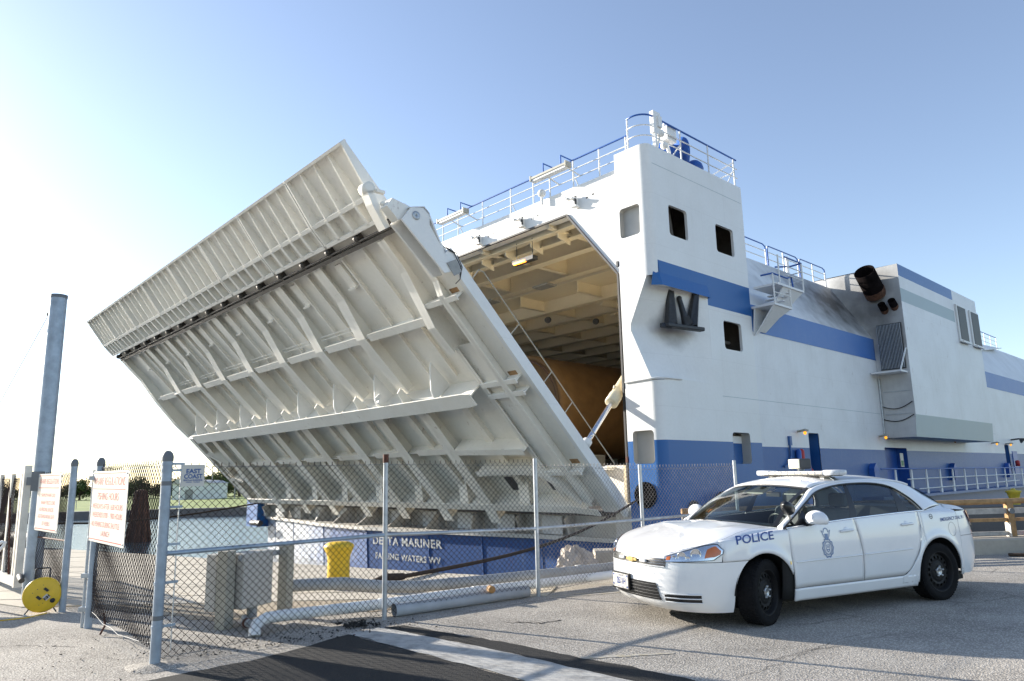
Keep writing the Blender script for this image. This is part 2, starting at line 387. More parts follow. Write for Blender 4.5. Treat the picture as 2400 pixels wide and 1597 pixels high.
M['roadwhite'] = mk_paint_worn('worn_white_paint', (.46, .445, .41), (.17, .16, .15), .8, .44, .68, 5)
M['roadyellow'] = mk_paint_worn('worn_yellow_paint', (.44, .36, .20), (.42, .39, .34), 1.0, .34, .54, 9)
M['dirt'] = mk_concrete('sandy_dirt', (.36, .30, .22), .4, .6)
def mk_grass():
    m = NT('mown_grass'); c = m.coord(); a = m.noise(c, .08, 6); b = m.noise(c, 3, 5, .7)
    m.set(col=m.mix(.4, m.ramp(a, [(.35, (.13, .19, .03)), (.65, (.22, .26, .05))]), m.ramp(b, [(.3, (.08, .12, .02)), (.7, (.26, .30, .07))])), rough=.9); m.bump(b, .6, .1); return m.m
M['grass'] = mk_grass()
def mk_water():
    m = NT('basin_water'); c = m.coord((1, 1, 1)); a = m.noise(c, .9, 4, .55); b = m.noise(m.coord((1, 1.6, 1)), 3.2, 4, .6)
    s = m.n('ShaderNodeMath', operation='MULTIPLY_ADD'); m.l(b, s.inputs[0]); s.inputs[1].default_value = .45; m.l(a, s.inputs[2])
    m.set(col=(.03, .06, .09), rough=.05, spec=.5); m.b.inputs['IOR'].default_value = 1.33
    m.bump(s.outputs[0], .28, .2); return m.m
M['water'] = mk_water()

# ------------------------------------------------------------------ setting
def sheet(name, pts, z, mat, parent=None, jag=0, kind='structure', step=.12):
    P = []
    n = len(pts)
    for i in range(n):
        a = Vector((*pts[i], 0)); b = Vector((*pts[(i+1) % n], 0)); L = (b-a).length
        k = max(1, int(L/step)) if jag else 1
        for j in range(k):
            p = a.lerp(b, j/k)
            if jag: d = (b-a).normalized(); p += Vector((-d.y, d.x, 0))*random.gauss(0, jag)
            P.append((p.x, p.y, z))
    o = MB().add(P, [tuple(range(len(P)))]).build(name, mat, parent)
    bm = bmesh.new(); bm.from_mesh(o.data); bmesh.ops.triangulate(bm, faces=bm.faces)
    for f in bm.faces:
        if f.normal.z < 0: f.normal_flip()
    bm.to_mesh(o.data); bm.free()
    if not parent: tag(o, kind=kind)
    return o
QUAY = [(-120, -60), (120, -60), (120, 36), (30, 17.7), (9.2, 13.55), (1.2, 12.85), (-.5, 11.94), (-7.6, 15.96), (-14, 19.7), (-60, 46), (-120, 80)]
q = MB(); n = len(QUAY)
q.add([(x, y, 0) for x, y in QUAY], [tuple(range(n))], 0)
for i in range(n):
    a = QUAY[i]; b = QUAY[(i+1) % n]; q.quad((*a, 0), (*a, -5), (*b, -5), (*b, 0), 1)
ground = tag(q.build('ground', [M['asphalt'], M['quaywall']]), kind='structure')
bm = bmesh.new(); bm.from_mesh(ground.data); bmesh.ops.triangulate(bm, faces=[f for f in bm.faces if len(f.verts) > 4]); bm.to_mesh(ground.data); bm.free()
tag(MB().box(-3000, 3000, -200, 5000, -3.0, -2.0).build('water', M['water']), kind='structure')
# concrete quay apron, strip by strip
apron = empty('concrete_apron'); tag(apron, kind='structure')
def xr(y):
    if y > 11.95: return -.62-(y-11.94)*1.766
    return .45+(y-10.2)*.25-max(0, y-11.2)*1.4
ys = [9.95, 10.55, 11.35, 12.12, 12.85, 13.46, 14.13, 15.13, 15.9, 16.9, 18.0, 19.3, 20.8, 22.5, 25, 28]
def xl(y): return -3.9-(y-9.2)*1.75
for i in range(len(ys)-1):
    y0 = ys[i]+.02; y1 = ys[i+1]-.02
    xa0, xa1, xb0, xb1 = max(-30, xl(y0)-1.4), max(-30, xl(y1)-1.4), xr(y0), xr(y1)
    m = MB(); z = .014+random.uniform(-.002, .003)
    cut = random.uniform(.35, .65)
    for t0, t1 in ((0, cut-.002), (cut+.002, 1)):
        A = (lerp(xa0, xb0, t0), y0); B = (lerp(xa0, xb0, t1), y0); C2 = (lerp(xa1, xb1, t1), y1); D = (lerp(xa1, xb1, t0), y1)
        MB().prism([(*A, -.02), (*B, -.02), (*C2, -.02), (*D, -.02)], (0, 0, .02+z)).build('slab', M['concrete'], apron)
sheet('joint_bed', [(-30, 25), (-30, 20.5), (-5.2, 9.97), (.3, 9.97), (.4, 11.5), (-.75, 12.0), (-20, 22.9)], .004, plain('joint_sealant', (.06, .056, .05), .9))
# sandy dirt along the fence foot
sheet('sandy_strip', [(-8.5, 11.4), (-5.5, 9.8), (-3.5, 8.75), (-1.3, 9.3), (.3, 10.2), (.6, 11.2), (-3, 10.6), (-9, 12.6)], .006, M['dirt'], jag=.03)
# new asphalt patch, white stop line and side strip
sheet('asphalt_patch', [(-4.2, 4.2), (-3.35, 6.0), (-3.13, 6.32), (-2.96, 6.54), (-2.48, 6.92), (-2.15, 7.33), (-1.79, 7.93), (-.86, 7.01), (.08, 6.08), (2.0, 4.2)], .004, M['asphaltdark'], jag=.012)
sheet('white_line', [(-1.79, 7.92), (-.86, 7.0), (.08, 6.08), (2.0, 4.2), (2.95, 4.1), (.9, 6.03), (-.12, 7.03), (-1.5, 8.22)], .008, M['roadwhite'], jag=.008)
sheet('asphalt_strip', [(-1.47, 8.22), (-.10, 7.03), (.92, 6.03), (2.97, 4.1), (3.6, 4.15), (1.42, 6.02), (.75, 6.62), (-.07, 7.37), (-1.28, 8.32)], .0045, M['asphaltdark'], jag=.012)
sheet('yellow_line', [(.42, 6.71), (.9, 6.775), (1.42, 6.85), (1.42, 6.90), (.9, 6.845), (.42, 6.785)], .004, M['roadyellow'], jag=.008, step=.05)
sheet('yellow_line', [(.43, 9.79), (1.9, 10.25), (1.9, 10.32), (.43, 9.87)], .004, M['roadyellow'], jag=.004)
sheet('yellow_line', [(.45, 9.93), (1.9, 10.40), (1.9, 10.45), (.45, 9.98)], .004, M['roadyellow'], jag=.004)
# low mound of old concrete round the corner post foot
mb = MB(); mb.grid(lambda u, v: (-3.28+.26*v*math.cos(6.2832*u)*(1+.2*math.sin(3*6.28*u)), 6.78+.2*v*math.sin(6.2832*u), .04*(1-v)**.7+.001), 24, 5)
tag(mb.build('post_footing', M['asphalt']), kind='structure')
# cracks in the old surface
def crack(pts, w):
    P = []
    for (a, b) in zip(pts, pts[1:]):
        for k in range(10): P.append((lerp(a[0], b[0], k/10)+random.gauss(0, .018), lerp(a[1], b[1], k/10)+random.gauss(0, .018)))
    m = MB()
    for i in range(len(P)-1):
        a, b = Vector((*P[i], .003)), Vector((*P[i+1], .003)); d = (b-a).normalized(); n2 = Vector((-d.y, d.x, 0))*w*random.uniform(.3, 1)
        m.quad(a-n2, b-n2, b+n2, a+n2)
    tag(m.build('pavement_crack', M['asphaltdark']), kind='structure')
crack([(1.72, 6.05), (2.35, 6.55), (3.0, 7.2), (3.9, 7.7)], .0035); crack([(-.1, 8.35), (.25, 8.28), (.5, 8.42)], .016); crack([(-6.2, 7.6), (-5.2, 7.75), (-4.4, 7.62)], .008)
# crumbs of broken asphalt along the patch edge
mb = MB()
def crumb(x, y, r):
    vs = [(x+r*random.uniform(-1, 1), y+r*random.uniform(-1, 1), random.uniform(0, 1.1)*r+.004) for _ in range(5)]
    mb.add(vs, [(0, 1, 2), (0, 2, 3), (0, 3, 4), (1, 2, 4), (2, 3, 4), (0, 1, 4)])
for _ in range(520):
    t = random.random(); x = lerp(-3.3, -1.2, t)+random.gauss(0, .2); y = lerp(6.9, 8.35, t)+abs(random.gauss(0, .25))+.02
    crumb(x, y, random.choice([.006, .008, .012, .018]))
for _ in range(250):
    crumb(random.uniform(-5, -3.2), random.uniform(6.3, 8.2), random.choice([.005, .007, .012]))
for _ in range(60): crumb(-1.75+random.gauss(0, .12), 8.32+random.gauss(0, .07), random.choice([.02, .03, .045]))
tag(mb.build('asphalt_crumbs', M['asphaltdark']), 'black crumbs of broken asphalt along the fence foot', 'crumbs', kind='stuff')

# quay coping beam on the right, broken end by the fence
mb = MB()
cp = [(1.35, 12.62), (5, 12.78), (9.2, 13.22), (16, 14.55), (30, 17.35)]
prof = [(-.0, 0), (.02, .24), (.05, .27), (.42, .27), (.45, .25), (.45, -.3)]
vs = []
for i, (x, y) in enumerate(cp):
    for a, z in prof: vs.append((x, y+a, z))
fs = []
k = len(prof)
for i in range(len(cp)-1):
    for j in range(k-1): fs.append((i*k+j, (i+1)*k+j, (i+1)*k+j+1, i*k+j+1))
fs.append(tuple(range(k))[::-1])
mb.add(vs, fs); tag(mb.build('curb', M['curb']), kind='structure')

for o in list(tops()):
    if o.name == 'water': DONE.add(o.name)
settle()

# far side of the basin: seawall and lawn
bank = MB()
bank.add([(-400, 96, -2.6), (40, 96, -2.6), (40, 96.3, -1.0), (-400, 96.3, -1.0)], [(0, 1, 2, 3)], 0)
bank.add([(-400, 96.3, -1.0), (40, 96.3, -1.0), (40, 97.4, -.97), (-400, 97.4, -.97)], [(0, 1, 2, 3)], 0)
bank.add([(-400, 97.4, -.97), (40, 97.4, -.97), (40, 260, -.9), (-400, 260, -.9)], [(0, 1, 2, 3)], 1)
bank.add([(-400, 260, -.9), (40, 260, -.9), (300, 2500, 0), (-2500, 2500, 0)], [(0, 1, 2, 3)], 1)
tag(bank.build('far_bank', [M['seawall'], M['grass']]), kind='structure')

# trees beyond the lawn
def mk_leaf(name, a, b):
    m = NT(name); oi = m.n('ShaderNodeObjectInfo'); c = m.coord(); f = m.noise(c, 1.6, 4)
    m.set(col=m.ramp(f, [(.3, a), (.7, b)]), rough=.75, spec=.2)
    m.b.inputs['Subsurface Weight'].default_value = 0; return m.m
M['leaf'] = mk_leaf('foliage', (.03, .06, .018), (.11, .15, .04))
M['leaf2'] = mk_leaf('foliage_pale', (.05, .08, .025), (.14, .17, .05))
M['bark'] = plain('bark', (.09, .065, .045), .9, var=.3, scale=8)
def tree_proto(seed, rx, h, mat):
    rnd = random.Random(seed); root = empty('tree'); t = MB()
    t.tube([(0, 0, -.3), (.1, 0, h*.25), (0, .1, h*.6)], [.28, .2, .08], 7)
    for i in range(6):
        a = rnd.uniform(0, 6.28); t.tube([(0, 0, h*.25), (rx*.4*math.cos(a), rx*.4*math.sin(a), h*.5), (rx*.7*math.cos(a), rx*.7*math.sin(a), h*.65)], [.12, .08, .03], 5)
    t.build('trunk', M['bark'], root)
    c = MB(); cl = []
    for i in range(26):
        a = rnd.uniform(0, 6.28); e = rnd.uniform(-.5, 1.4); q = rnd.uniform(.35, 1.0)
        cl.append((rx*q*math.cos(a)*math.cos(e)*.85, rx*q*math.sin(a)*math.cos(e)*.85, h*.44+h*.46*q*math.sin(e), rnd.uniform(.22, .4)*rx))
    for x, y, z, r in cl:
        for _ in range(120):
            d = Vector((rnd.gauss(0, 1), rnd.gauss(0, 1), rnd.gauss(0, .8))).normalized()*r*rnd.uniform(.55, 1.05)
            p = Vector((x, y, z))+d; s = rnd.uniform(.14, .3)
            u = Vector((rnd.gauss(0, 1), rnd.gauss(0, 1), rnd.gauss(0, 1))).normalized(); v2 = u.cross(Vector((rnd.gauss(0, 1), rnd.gauss(0, 1), rnd.gauss(0, 1)))).normalized()
            c.add([p-u*s, p+v2*s*.6, p+u*s, p-v2*s*.6], [(0, 1, 2, 3)])
    c.build('crown', mat, root); return root
tp = [tree_proto(1, 4.4, 6.6, M['leaf']), tree_proto(2, 5.0, 5.6, M['leaf2']), tree_proto(3, 3.8, 6.2, M['leaf'])]
TR = [(-146, 206), (-140, 211), (-134.5, 207), (-129, 212), (-124, 206), (-118.5, 208), (-113, 211), (-108, 206), (-102.5, 210), (-97.5, 207), (-92, 211),
      (-87, 205), (-82.5, 199), (-77, 202), (-72, 206), (-66.5, 203)]
used = set()
names = ['dark green tree', 'pale green tree', 'small deep green tree']
for i, (x, y) in enumerate(TR):
    k = (i*7+i//3) % 3; s = .80+.12*math.sin(i*2.1)+(.22 if x > -88 else 0)
    o = tp[k] if k not in used else copy_tree(tp[k]); used.add(k)
    o.location = (x, y, -1.0); o.rotation_euler = (0, 0, i*1.3); o.scale = (s*1.45, s*1.45, s*1.08)
    nth = ['first', 'second', 'third', 'fourth', 'fifth', 'sixth', 'seventh', 'eighth', 'ninth', 'tenth', 'eleventh', 'twelfth', 'thirteenth', 'fourteenth', 'fifteenth', 'sixteenth'][i]
    tag(o, '%s, %s from the left in the far tree row' % (names[k], nth), 'tree', 'trees in the far row')
# white metal shed across the water
sh = empty('shed', (-75.5, 168, -.95)); tag(sh, 'white metal shed on the lawn across the water', 'shed')
MB().box(-4.2, 4.6, 0, 10, 0, 3.6).build('wall', plain('shed_white', (.72, .73, .72), .6, var=.06), sh)
MB().prism([(-4.5, -.3, 3.6), (4.9, -.3, 3.6), (3.0, -.3, 4.3), (-3.4, -.3, 4.7)], (0, 10.6, 0)).build('roof', plain('shed_roof', (.45, .44, .42), .6), sh)
MB().box(-1.2, .6, -.06, .02, 0, 2.3).build('door', M['midgrey'], sh)
for i, (x, y, h) in enumerate(((-71.0, 169, 8.8), (-65.2, 168, 7.4), (-60.5, 168, 6.6))):
    o = MB().tube([(0, 0, -.3), (0, 0, h)], [.15, .09], 8); o.bar((-.9, 0, h*.93), (.9, 0, h*.93), .1, .12)
    o = o.build('utility_pole', M['woodgrey']); o.location = (x, y, -.95)
    tag(o, ['tallest of the thin poles, just right of the white shed', 'middle one of the three thin poles right of the white shed', 'shortest thin pole, farthest right of the white shed'][i], 'pole', 'poles across the basin')
o = MB()
for a, b in (((-.2, 0, 0), (-.2, 0, 1.3)), ((.5, 0, 0), (.5, 0, 1.3)), ((-.2, 0, 1.1), (.5, 0, 1.1))): o.tube([a, b], .05, 6)
o = o.build('marker_posts', M['woodgrey']); o.location = (-66.5, 109, -1.0); tag(o, 'pair of grey posts with a crossbar at the lawn edge across the water', 'posts')
# rusted mooring dolphin standing in the water
d = MB(); d.lathe([(.75, -2.4), (.66, -1.0), (.5, .4), (.32, 1.5), (.28, 1.65), (0, 1.68)], 14, smooth=False)
for i in range(9):
    a = i*.698; d.tube([(.85*math.cos(a), .85*math.sin(a), -2.4), (.36*math.cos(a+.2), .36*math.sin(a+.2), 1.55)], .1, 6)
o = d.build('mooring_dolphin', plain('rusted_piling', (.07, .035, .025), .9, var=.5, scale=3, bump=.6, bscale=6)); o.location = (-27.4, 53, 0)
tag(o, 'dark rusted mooring dolphin standing in the water behind the fence sign', 'dolphin')
# low pier beside the ship with its own bollard
tag(MB().box(9, 60, 23.2, 25.6, -2.5, .42).build('side_pier', M['quaywall']), 'low dark concrete pier between the quay and the ship side', 'pier')
b = MB(); b.lathe([(.15, 0), (.15, .22), (.19, .36), (.23, .42), (.22, .45), (.08, .47), (.05, .52), (0, .53)], 20)
o = b.build('bollard', M['yellowdull']); o.location = (16.5, 24.2, .42); tag(o, 'dull yellow mooring bollard on the pier at the far right', 'bollard', 'yellow bollards')
keep()

# ------------------------------------------------------------------ the ship (local axes: s aft, p across to the far side, h up)
SM = Matrix(((.7352, -.6778, .0078, 4.473), (.6778, .7352, -.0030, 21.826), (-.0037, .0075, .99997, .29), (0, 0, 0, 1)))
ship = empty('cargo_ship', mat=SM)
tag(ship, 'large white and blue roll-on cargo ship with its bow door lowered halfway', 'ship')
def rect_wall(mb, axis, const, a_rng, h_rng, holes, bands, flip=False, rr=.12, amin=None):
    """wall in plane s=const ('s') or p=const ('p'); holes [(a0,a1,h0,h1)] with rounded corners; bands [(h_top, material)] ascending.
       amin(h): lower limit of a for slanted edges is handled by caller"""
    A = sorted(set([a_rng[0], a_rng[1]]+[x for h in holes for x in h[:2]])); Hs = sorted(set([h_rng[0], h_rng[1]]+[x for h in holes for x in h[2:4]]+[b[0] for b in bands if h_rng[0] < b[0] < h_rng[1]]))
    P = (lambda a, h: (const, a, h)) if axis == 's' else (lambda a, h: (a, const, h))
    for i in range(len(A)-1):
        for j in range(len(Hs)-1):
            ca = (A[i]+A[i+1])/2; ch = (Hs[j]+Hs[j+1])/2
            if any(h[0] < ca < h[1] and h[2] < ch < h[3] for h in holes): continue
            mi = next((b[1] for b in bands if ch < b[0]), bands[-1][1])
            q = [P(A[i], Hs[j]), P(A[i+1], Hs[j]), P(A[i+1], Hs[j+1]), P(A[i], Hs[j+1])]
            mb.add(q, [(0, 1, 2, 3)], mi)
    for a0, a1, h0, h1 in holes:
        for cx, cy, sx, sy in ((a0, h0, 1, 1), (a1, h0, -1, 1), (a1, h1, -1, -1), (a0, h1, 1, -1)):
            mi = next((b[1] for b in bands if cy < b[0]), bands[-1][1])
            arc = [(cx+sx*rr*(1-math.cos(t)), cy+sy*rr*(1-math.sin(t))) for t in [k*math.pi/2/5 for k in range(6)]]
            vs = [P(cx, cy)]+[P(a, h) for a, h in arc]
            mb.add(vs, [(0, k, k+1) for k in range(1, 6)], mi)
def reveal(axis, const, depth, hole, parent, name, mat, back=None, rr=.12):
    """rounded frame lining of an opening, going inward by depth"""
    a0, a1, h0, h1 = hole; pts = []
    for cx, cy, t0 in ((a1-rr, h1-rr, 0), (a0+rr, h1-rr, 90), (a0+rr, h0+rr, 180), (a1-rr, h0+rr, 270)):
        for k in range(6):
            t = R(t0+k*18); pts.append((cx+rr*math.cos(t), cy+rr*math.sin(t)))
    P = (lambda a, h, d: (const+d, a, h)) if axis == 's' else (lambda a, h, d: (a, const+d, h))
    m = MB(); n = len(pts)
    vs = [P(a, h, -.003) for a, h in pts]+[P(a, h, depth) for a, h in pts]
    m.add(vs, [(i, (i+1) % n, n+(i+1) % n, n+i) for i in range(n)])
    o = m.build(name, mat, parent)
    if back: MB().add([P(a, h, depth*.96) for a, h in pts], [tuple(range(n))]).build('back_plate', back, o)
    return o

WB = [(2.46, 1), (99, 0)]
# --- corner tower
tw = MB(); RC = .30
fh = [(.39, 1.21, 9.16, 10.19), (.31, 1.12, 1.75, 2.77)]
# front face, above and below the anchor pocket
rect_wall(tw, 's', 0, (RC, 1.33), (7.69, 12.22), [fh[0]], [(99, 0)])
rect_wall(tw, 's', 0, (RC, 1.33), (-2.6, 4.31), [fh[1]], WB)
def pf(h): return interp([4.31, 6.0, 6.21, 7.69], [.25, .98, .98, .25], h)
hs = [4.31, 4.9, 5.5, 6.0, 6.21, 6.7, 7.2, 7.69]
for a, b in zip(hs, hs[1:]): tw.quad((0, pf(a), a), (0, 1.33, a), (0, 1.33, b), (0, pf(b), b))
# rounded corner
def corner(h0, h1, mi):
    N = 8; vs = []
    for k in range(N+1):
        t = math.pi/2*k/N; x = RC*(1-math.sin(t)); y = RC*(1-math.cos(t)); vs += [(x, y, h0), (x, y, h1)]
    tw.add(vs, [(2*k, 2*k+2, 2*k+3, 2*k+1) for k in range(N)], mi, True)
corner(7.69, 12.22, 0); corner(2.46, 4.31, 0); corner(-2.6, 2.46, 1)
# side face
shl = [(1.08, 2.16, 9.24, 10.3), (3.95, 5.15, 9.25, 10.3), (4.0, 5.2, 5.7, 6.72), (4.05, 5.2, 1.72, 2.79)]
SB = [(2.46, 1), (7.13, 0), (8.22, 1), (99, 0)]
rect_wall(tw, 'p', 0, (RC, 6.0), (7.72, 12.22), [shl[0], shl[1]], SB)
rect_wall(tw, 'p', 0, (3.1, 6.0), (4.4, 7.72), [shl[2]], SB)
rect_wall(tw, 'p', 0, (RC, 6.0), (-2.6, 4.4), [shl[3]], SB)
# anchor pocket (folded recess)
def pocket(u, v):
    h = interp([0, .52, .60, 1], [4.33, 6.0, 6.25, 7.72], v); s = 3.1*u
    return (s, pf(h)*(1-u), h)
tw.grid(pocket, 10, 26, 2, True)
tw.add([(0, pf(4.33), 4.33), (RC*.15, .12, 4.33), (RC, 0, 4.33), (3.1, 0, 4.4)], [(0, 1, 2, 3)], 0)
# hood over the pocket
for mi, z0, z1, p0, p1 in ((1, 7.36, 7.80, -.13, -.02), (1, 7.80, 8.20, -.02, -.004)):
    tw.quad((.33, p0, z0), (3.1, p0, z0), (3.1, p1, z1), (.33, p1, z1), mi)
tw.quad((.33, -.13, 7.36), (.05, .12, 7.36), (.1, .06, 7.8), (.33, -.02, 7.8), 1); tw.quad((.33, -.13, 7.36), (3.1, -.13, 7.36), (3.1, .1, 7.5), (.33, .5, 7.5), 0)
tw.quad((3.1, -.13, 7.36), (3.1, 0, 7.36), (3.1, 0, 7.8), (3.1, -.02, 7.8), 1)
# back and roof, inner side
tw.quad((6, 0, -2.6), (6, 4.2, -2.6), (6, 4.2, 12.22), (6, 0, 12.22), 0)
tw.quad((0, 1.33, 7), (.0, 1.33, 12.22), (6, 1.33, 12.22), (6, 1.33, 7), 0)
tw.add([(0, 1.33, 12.22), (0, RC, 12.22), (.09, .09, 12.22), (RC, 0, 12.22), (6, 0, 12.22), (6, 1.33, 12.22)], [(0, 1, 2, 3, 4, 5)], 0)
tw.quad((0, 1.33, -2.6), (.16, 1.36, -2.6), (.16, 1.36, 12.22), (0, 1.33, 12.22), 0)
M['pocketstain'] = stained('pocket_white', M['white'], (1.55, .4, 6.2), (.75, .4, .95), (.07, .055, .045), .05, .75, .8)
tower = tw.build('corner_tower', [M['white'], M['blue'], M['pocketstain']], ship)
for i, hset in enumerate((fh, shl)):
    for j, hl in enumerate(hset):
        ax = 's' if i == 0 else 'p'
        if i == 0: o = reveal(ax, 0, .22, hl, ship, 'recessed_window', M['winplate'], M['winplate'])
        elif j == 3:
            o = reveal(ax, 0, .35, hl, ship, 'doorway', M['winplate'])
            MB().box(hl[0]+.12, hl[1]+.3, .34, .4, hl[2]-.3, hl[3]-.10).build('door_panel', M['hullblue'], o)
            MB().box(hl[0]+.12, hl[1]+.3, .335, .39, 2.44, hl[3]-.10).build('door_top', M['white'], o)
        else: o = reveal(ax, 0, .10, hl, ship, 'window', M['white'])
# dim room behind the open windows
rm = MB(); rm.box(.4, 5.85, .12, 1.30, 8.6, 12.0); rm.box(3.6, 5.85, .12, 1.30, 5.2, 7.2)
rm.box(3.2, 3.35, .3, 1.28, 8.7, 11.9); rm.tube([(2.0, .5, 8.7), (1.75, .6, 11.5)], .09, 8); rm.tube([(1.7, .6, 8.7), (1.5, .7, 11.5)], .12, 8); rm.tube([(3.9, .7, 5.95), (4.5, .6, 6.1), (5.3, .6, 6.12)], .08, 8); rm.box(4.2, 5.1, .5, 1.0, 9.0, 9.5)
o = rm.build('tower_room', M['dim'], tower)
bm = bmesh.new(); bm.from_mesh(o.data)
for f in list(bm.faces)[:12]:
    if abs(f.calc_center_median().y-.12) < .01: bm.faces.remove(f)
bm.to_mesh(o.data); bm.free()
# weld seams and ridges
sm = MB()
sm.tube([(-.03, 1.3, 4.34), (-.03, .3, 4.36), (.06, .06, 4.37), (RC, -.03, 4.38), (1.2, -.02, 4.40)], .035, 6)
sm.build('pocket_lip', M['white'], tower)
for h in (11.55,):
    MB().box(RC, 5.9, -.006, 0, h, h+.012).build('weld_seam', M['palegrey'], tower)

# --- forward bulkhead round the opening
PC = 15.45
op = [(1.5, .55), (1.5, 8.03), (3.73, 10.77), (2*PC-3.73, 10.77), (2*PC-1.5, 8.03), (2*PC-1.5, .55)]
outer = [(1.33, -.9), (1.33, 11.75), (2*PC-1.33, 11.75), (2*PC-1.33, -.9)]
fb = MB(); s0 = .14
def fq(a, b, c, d, mi=0): fb.quad(*[(s0, x[0], x[1]) for x in (a, b, c, d)], mi)
fq((1.33, -.9), (1.5, -.9), (1.5, 8.03), (1.33, 8.03)); fq((1.33, 8.03), (1.5, 8.03), (3.73, 10.77), (1.33, 11.75)); fq((1.33, 11.75), (3.73, 10.77), (27.17, 10.77), (29.57, 11.75))
fq((29.57, 11.75), (27.17, 10.77), (29.4, 8.03), (29.57, 8.03)); fq((29.57, 8.03), (29.4, 8.03), (29.4, -.9), (29.57, -.9))
# inner jamb returns
for a, b in zip(op, op[1:]): fb.quad((s0, *a), (s0, *b), (s0+.45, *b), (s0+.45, *a))
for x in [5.5, 9.2, 13.0, 16.8, 20.5, 24.5]: fb.box(s0-.012, s0, x, x+.03, 10.8, 11.74)
fb.build('bow_bulkhead', M['white'], ship)
g = MB(); gp = [(s0-.02, a-(.02 if a < PC else -.02), h) for a, h in op]
for a, b in zip(gp, gp[1:]): g.bar(a, b, .07, .09, up=(1, 0, 0))
g.build('door_gasket', M['rubber'], ship)
# deck plate and upper works behind
MB().add([(s0, 1.33, 11.75), (s0, 29.57, 11.75), (6.0, 29.57, 11.75), (6.0, 1.33, 11.75)], [(0, 1, 2, 3)]).build('upper_deck', M['palegrey'], ship)
# latch brackets over the opening
for p, h in ((8.6, 11.1), (6.0, 11.12), (3.2, 11.1), (13.5, 11.1)):
    b = MB(); b.box(s0-.20, s0, p-.04, p+.04, h-.14, h+.17); b.box(s0-.33, s0-.18, p-.03, p+.22, h+.08, h+.15); b.box(s0-.24, s0-.03, p-.13, p+.13, h-.20, h-.16)
    b.tube([(s0-.33, p+.18, h+.11), (s0-.33, p+.28, h+.17)], .05, 8)
    lt_ = b.build('door_latch', M['white'], ship)
    MB().box(s0-.21, s0-.13, p-.08, p-.04, h-.10, h+.10).build('latch_slide', M['blackmetal'], lt_); MB().box(s0-.15, s0-.08, p-.05, p+.05, h+.17, h+.22).build('latch_cap', M['blackmetal'], lt_)
    for dx, dz in ((-.52, .02), (-.80, .06)): MB().box(s0-.006, s0, p+dx, p+dx+.1, h+dz, h+dz+.06).build('sensor_hole', M['blackmetal'], lt_)
for h in (8.35, 4.25, 1.9):
    MB().box(s0-.16, s0-.01, 1.36, 1.44, h-.09, h+.09).build('latch_slot', M['rustcap'] if h < 3 else M['blackmetal'], ship)

# --- railings
def railing(name, path, hgt, n_mid, post_s, base_drop=0, top_mat='rail_blue', r=.028, stays=(), closed=False):
    """path: list of points at deck level"""
    root = MB(); P = [Vector(q) for q in path]; up = Vector((0, 0, 1))
    root.tube([q+up*hgt for q in P], r*1.15, 8)
    rt = root.build(name, M[top_mat], ship)
    for k in range(n_mid):
        MB().tube([q+up*(hgt*(k+1)/(n_mid+1)) for q in P], r*.85, 6).build('mid_rail', M['white'], rt)
    for q in post_s:
        MB().tube([Vector(q)-up*base_drop, Vector(q)+up*(hgt-.02)], r, 6).build('stanchion', M['white'], rt)
    for a, b in stays: MB().tube([a, b], r*.8, 6).build('stay', M['white'], rt)
    return rt
rp = [11.3, 10.2, 8.55, 6.8, 5.5, 4.6, 3.4, 2.15, .95, 13.0, 14.7, 16.4, 18, 20]
railing('front_railing', [(.2, 21, 11.75), (.2, .9, 11.75)], 1.08, 2, [(.2, p, 11.75) for p in rp], stays=[((.2, p, 12.3), (.55, p, 11.78)) for p in (10.2, 6.8, 3.4)])
def arcpts(cx, cy, r, a0, a1, h, n=8): return [(cx+r*math.cos(R(lerp(a0, a1, k/n))), cy+r*math.sin(R(lerp(a0, a1, k/n))), h) for k in range(n+1)]
TRL = [(.35, .95, 12.22)]+[(.07, .78, 12.22)]+arcpts(.55, .55, .5, 180, 270, 12.22)+[(5.9, .05, 12.22)]
railing('tower_railing', TRL, 1.12, 2, [(.07, .75, 12.22), (.65, .05, 12.22), (2.15, .05, 12.22), (3.9, .05, 12.22), (5.7, .05, 12.22)], stays=[((5.7, .06, 12.9), (5.2, .06, 12.25)), ((2.15, .06, 12.8), (1.75, .2, 12.25)), ((5.7, .08, 13.2), (4.4, .5, 12.3)), ((5.7, .08, 12.8), (4.8, .4, 12.3))])
# floodlights hung outside the front rail
for pc in (9.85, 4.0):
    f = MB(); f.box(-.55, -.25, pc-.9, pc+.9, 12.36, 12.44, 1); f.box(-.52, -.28, pc-.86, pc+.86, 12.28, 12.36, 0); f.box(-.56, -.24, pc-.93, pc-.87, 12.3, 12.5, 1); f.box(-.56, -.24, pc+.87, pc+.93, 12.3, 12.5, 1)
    fl = f.build('floodlight', [M['white'], M['olive']], ship)
    k = MB()
    for d in (-.55, .35): k.tube([(-.4, pc+d, 12.5), (-.4, pc+d, 12.86), (.2, pc+d, 12.84)], .028, 6)
    k.build('hanger', M['rail_blue'], fl)
    MB().tube([(-.3, pc-.75, 12.36), (.2, pc-.95, 12.1)], .03, 6).build('arm', M['white'], fl); MB().tube([(-.3, pc+.2, 12.3), (.2, pc+.1, 12.1)], .03, 6).build('arm', M['white'], fl)
# camera/lamp dome at the rail
o = MB().ball((.0, 4.85, 11.95), .16, 12); o.tube([(.0, 4.85, 11.5), (.0, 4.85, 11.9)], .05, 8); o.build('deck_lamp', M['white'], ship)
